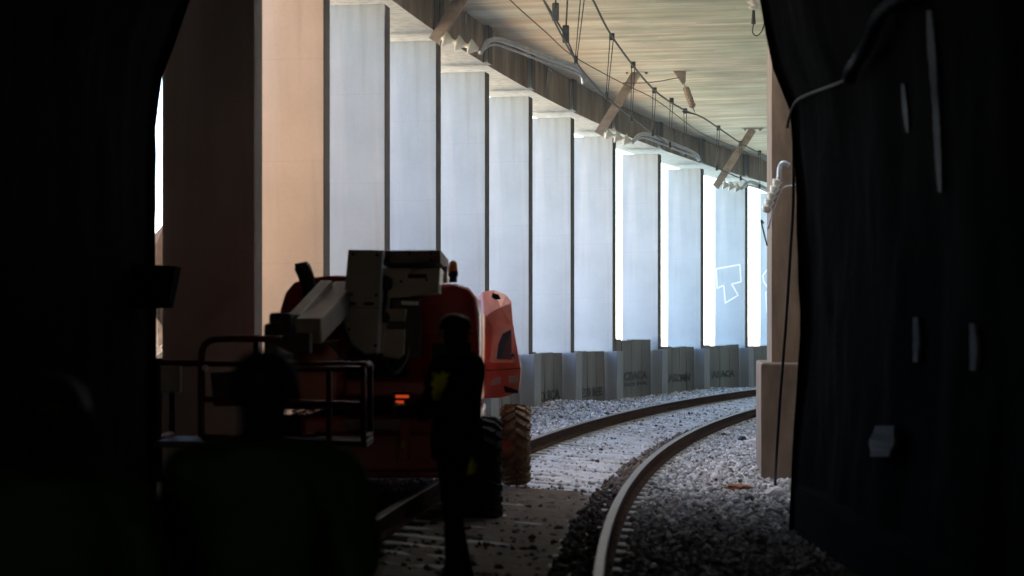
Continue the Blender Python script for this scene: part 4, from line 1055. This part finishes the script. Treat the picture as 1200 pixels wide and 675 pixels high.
pa, sh = person('person in dark work clothes with yellow reflective strips standing beside the near tyre', (a.x + .085, 12.6, 0), R_(62), 1.77, arms='front', step=.35, vest_full=False)
sh('sleeve_strip', lambda c: 1.22 < c.z < 1.38 and c.x < -.19 and c.y < .03, .012, 'hivis_yellow')
sh('trouser_strip', lambda c: .70 < c.z < .90 and c.x > .03 and c.y < -.045, .012, 'hivis_yellow')
sh('jacket', lambda c: .86 < c.z < 1.47 and abs(c.x) < .2 and abs(c.y) < .17, .03, 'cloth')
a = at(309, 400, 5.0)
pb, sh = person('person seen from behind in green high visibility vest, head before the basket', (a.x, 5.0, 0), R_(-4), 1.60, arms='front')
for q in (-1, 1): sh('sleeve', lambda c: 1.10 < c.z < 1.46 and q * c.x > .2, .04, 'hivis')
a = at(62, 470, 4.6)
pc, sh = person('person in green high visibility jacket at the lower left edge', (a.x, 4.6, 0), R_(8), 1.54, arms='down')
for q in (-1, 1): sh('sleeve', lambda c: .95 < c.z < 1.46 and q * c.x > .2, .03, 'hivis')

# ------------------------------------------------------------------ light
SUN_EL, SUN_AZ = 70.0, 66.0       # azimuth from +y (ahead) towards +x (right)
d = Vector((math.sin(R_(SUN_AZ)) * math.cos(R_(SUN_EL)), math.cos(R_(SUN_AZ)) * math.cos(R_(SUN_EL)), math.sin(R_(SUN_EL))))
ld = bpy.data.lights.new('sun', 'SUN'); ld.energy = 5.0; ld.angle = R_(.5); ld.color = (1, .95, .87)
lo = bpy.data.objects.new('sun', ld); COL.objects.link(lo); lo.rotation_euler = d.to_track_quat('Z', 'Y').to_euler(); lo.location = (30, 20, 60)
w = bpy.data.worlds.new('World'); scene.world = w; w.use_nodes = True
nt = w.node_tree; sky = nt.nodes.new('ShaderNodeTexSky'); sky.sky_type = 'NISHITA'; sky.sun_disc = False
sky.sun_elevation = R_(SUN_EL); sky.sun_rotation = R_(SUN_AZ); sky.air_density = 1.0; sky.dust_density = 0.4; sky.ozone_density = 3.0; sky.altitude = 300
nt.links.new(sky.outputs[0], nt.nodes['Background'].inputs[0]); nt.nodes['Background'].inputs[1].default_value = 0.15

cam = bpy.data.cameras.new('camera'); co = bpy.data.objects.new('camera', cam); COL.objects.link(co)
co.location = (0, 0, EYE); co.rotation_euler = (R_(90), 0, 0)
cam.sensor_width = 36; cam.lens = F / W0 * 36; cam.shift_y = (HOR - H0 / 2) / W0; cam.clip_end = 20000; cam.clip_start = .1
cam.dof.use_dof = True; cam.dof.focus_distance = 38; cam.dof.aperture_fstop = 2.2
scene.camera = co
vs = scene.view_settings; vs.view_transform = 'Standard'; vs.look = 'None'; vs.gamma = 1; vs.exposure = 2.9; vs.use_curve_mapping = False
scene.cycles.use_denoising = True; scene.cycles.max_bounces = 10; scene.cycles.diffuse_bounces = 6
scene.cycles.sample_clamp_indirect = 8
scene.render.engine = 'CYCLES'
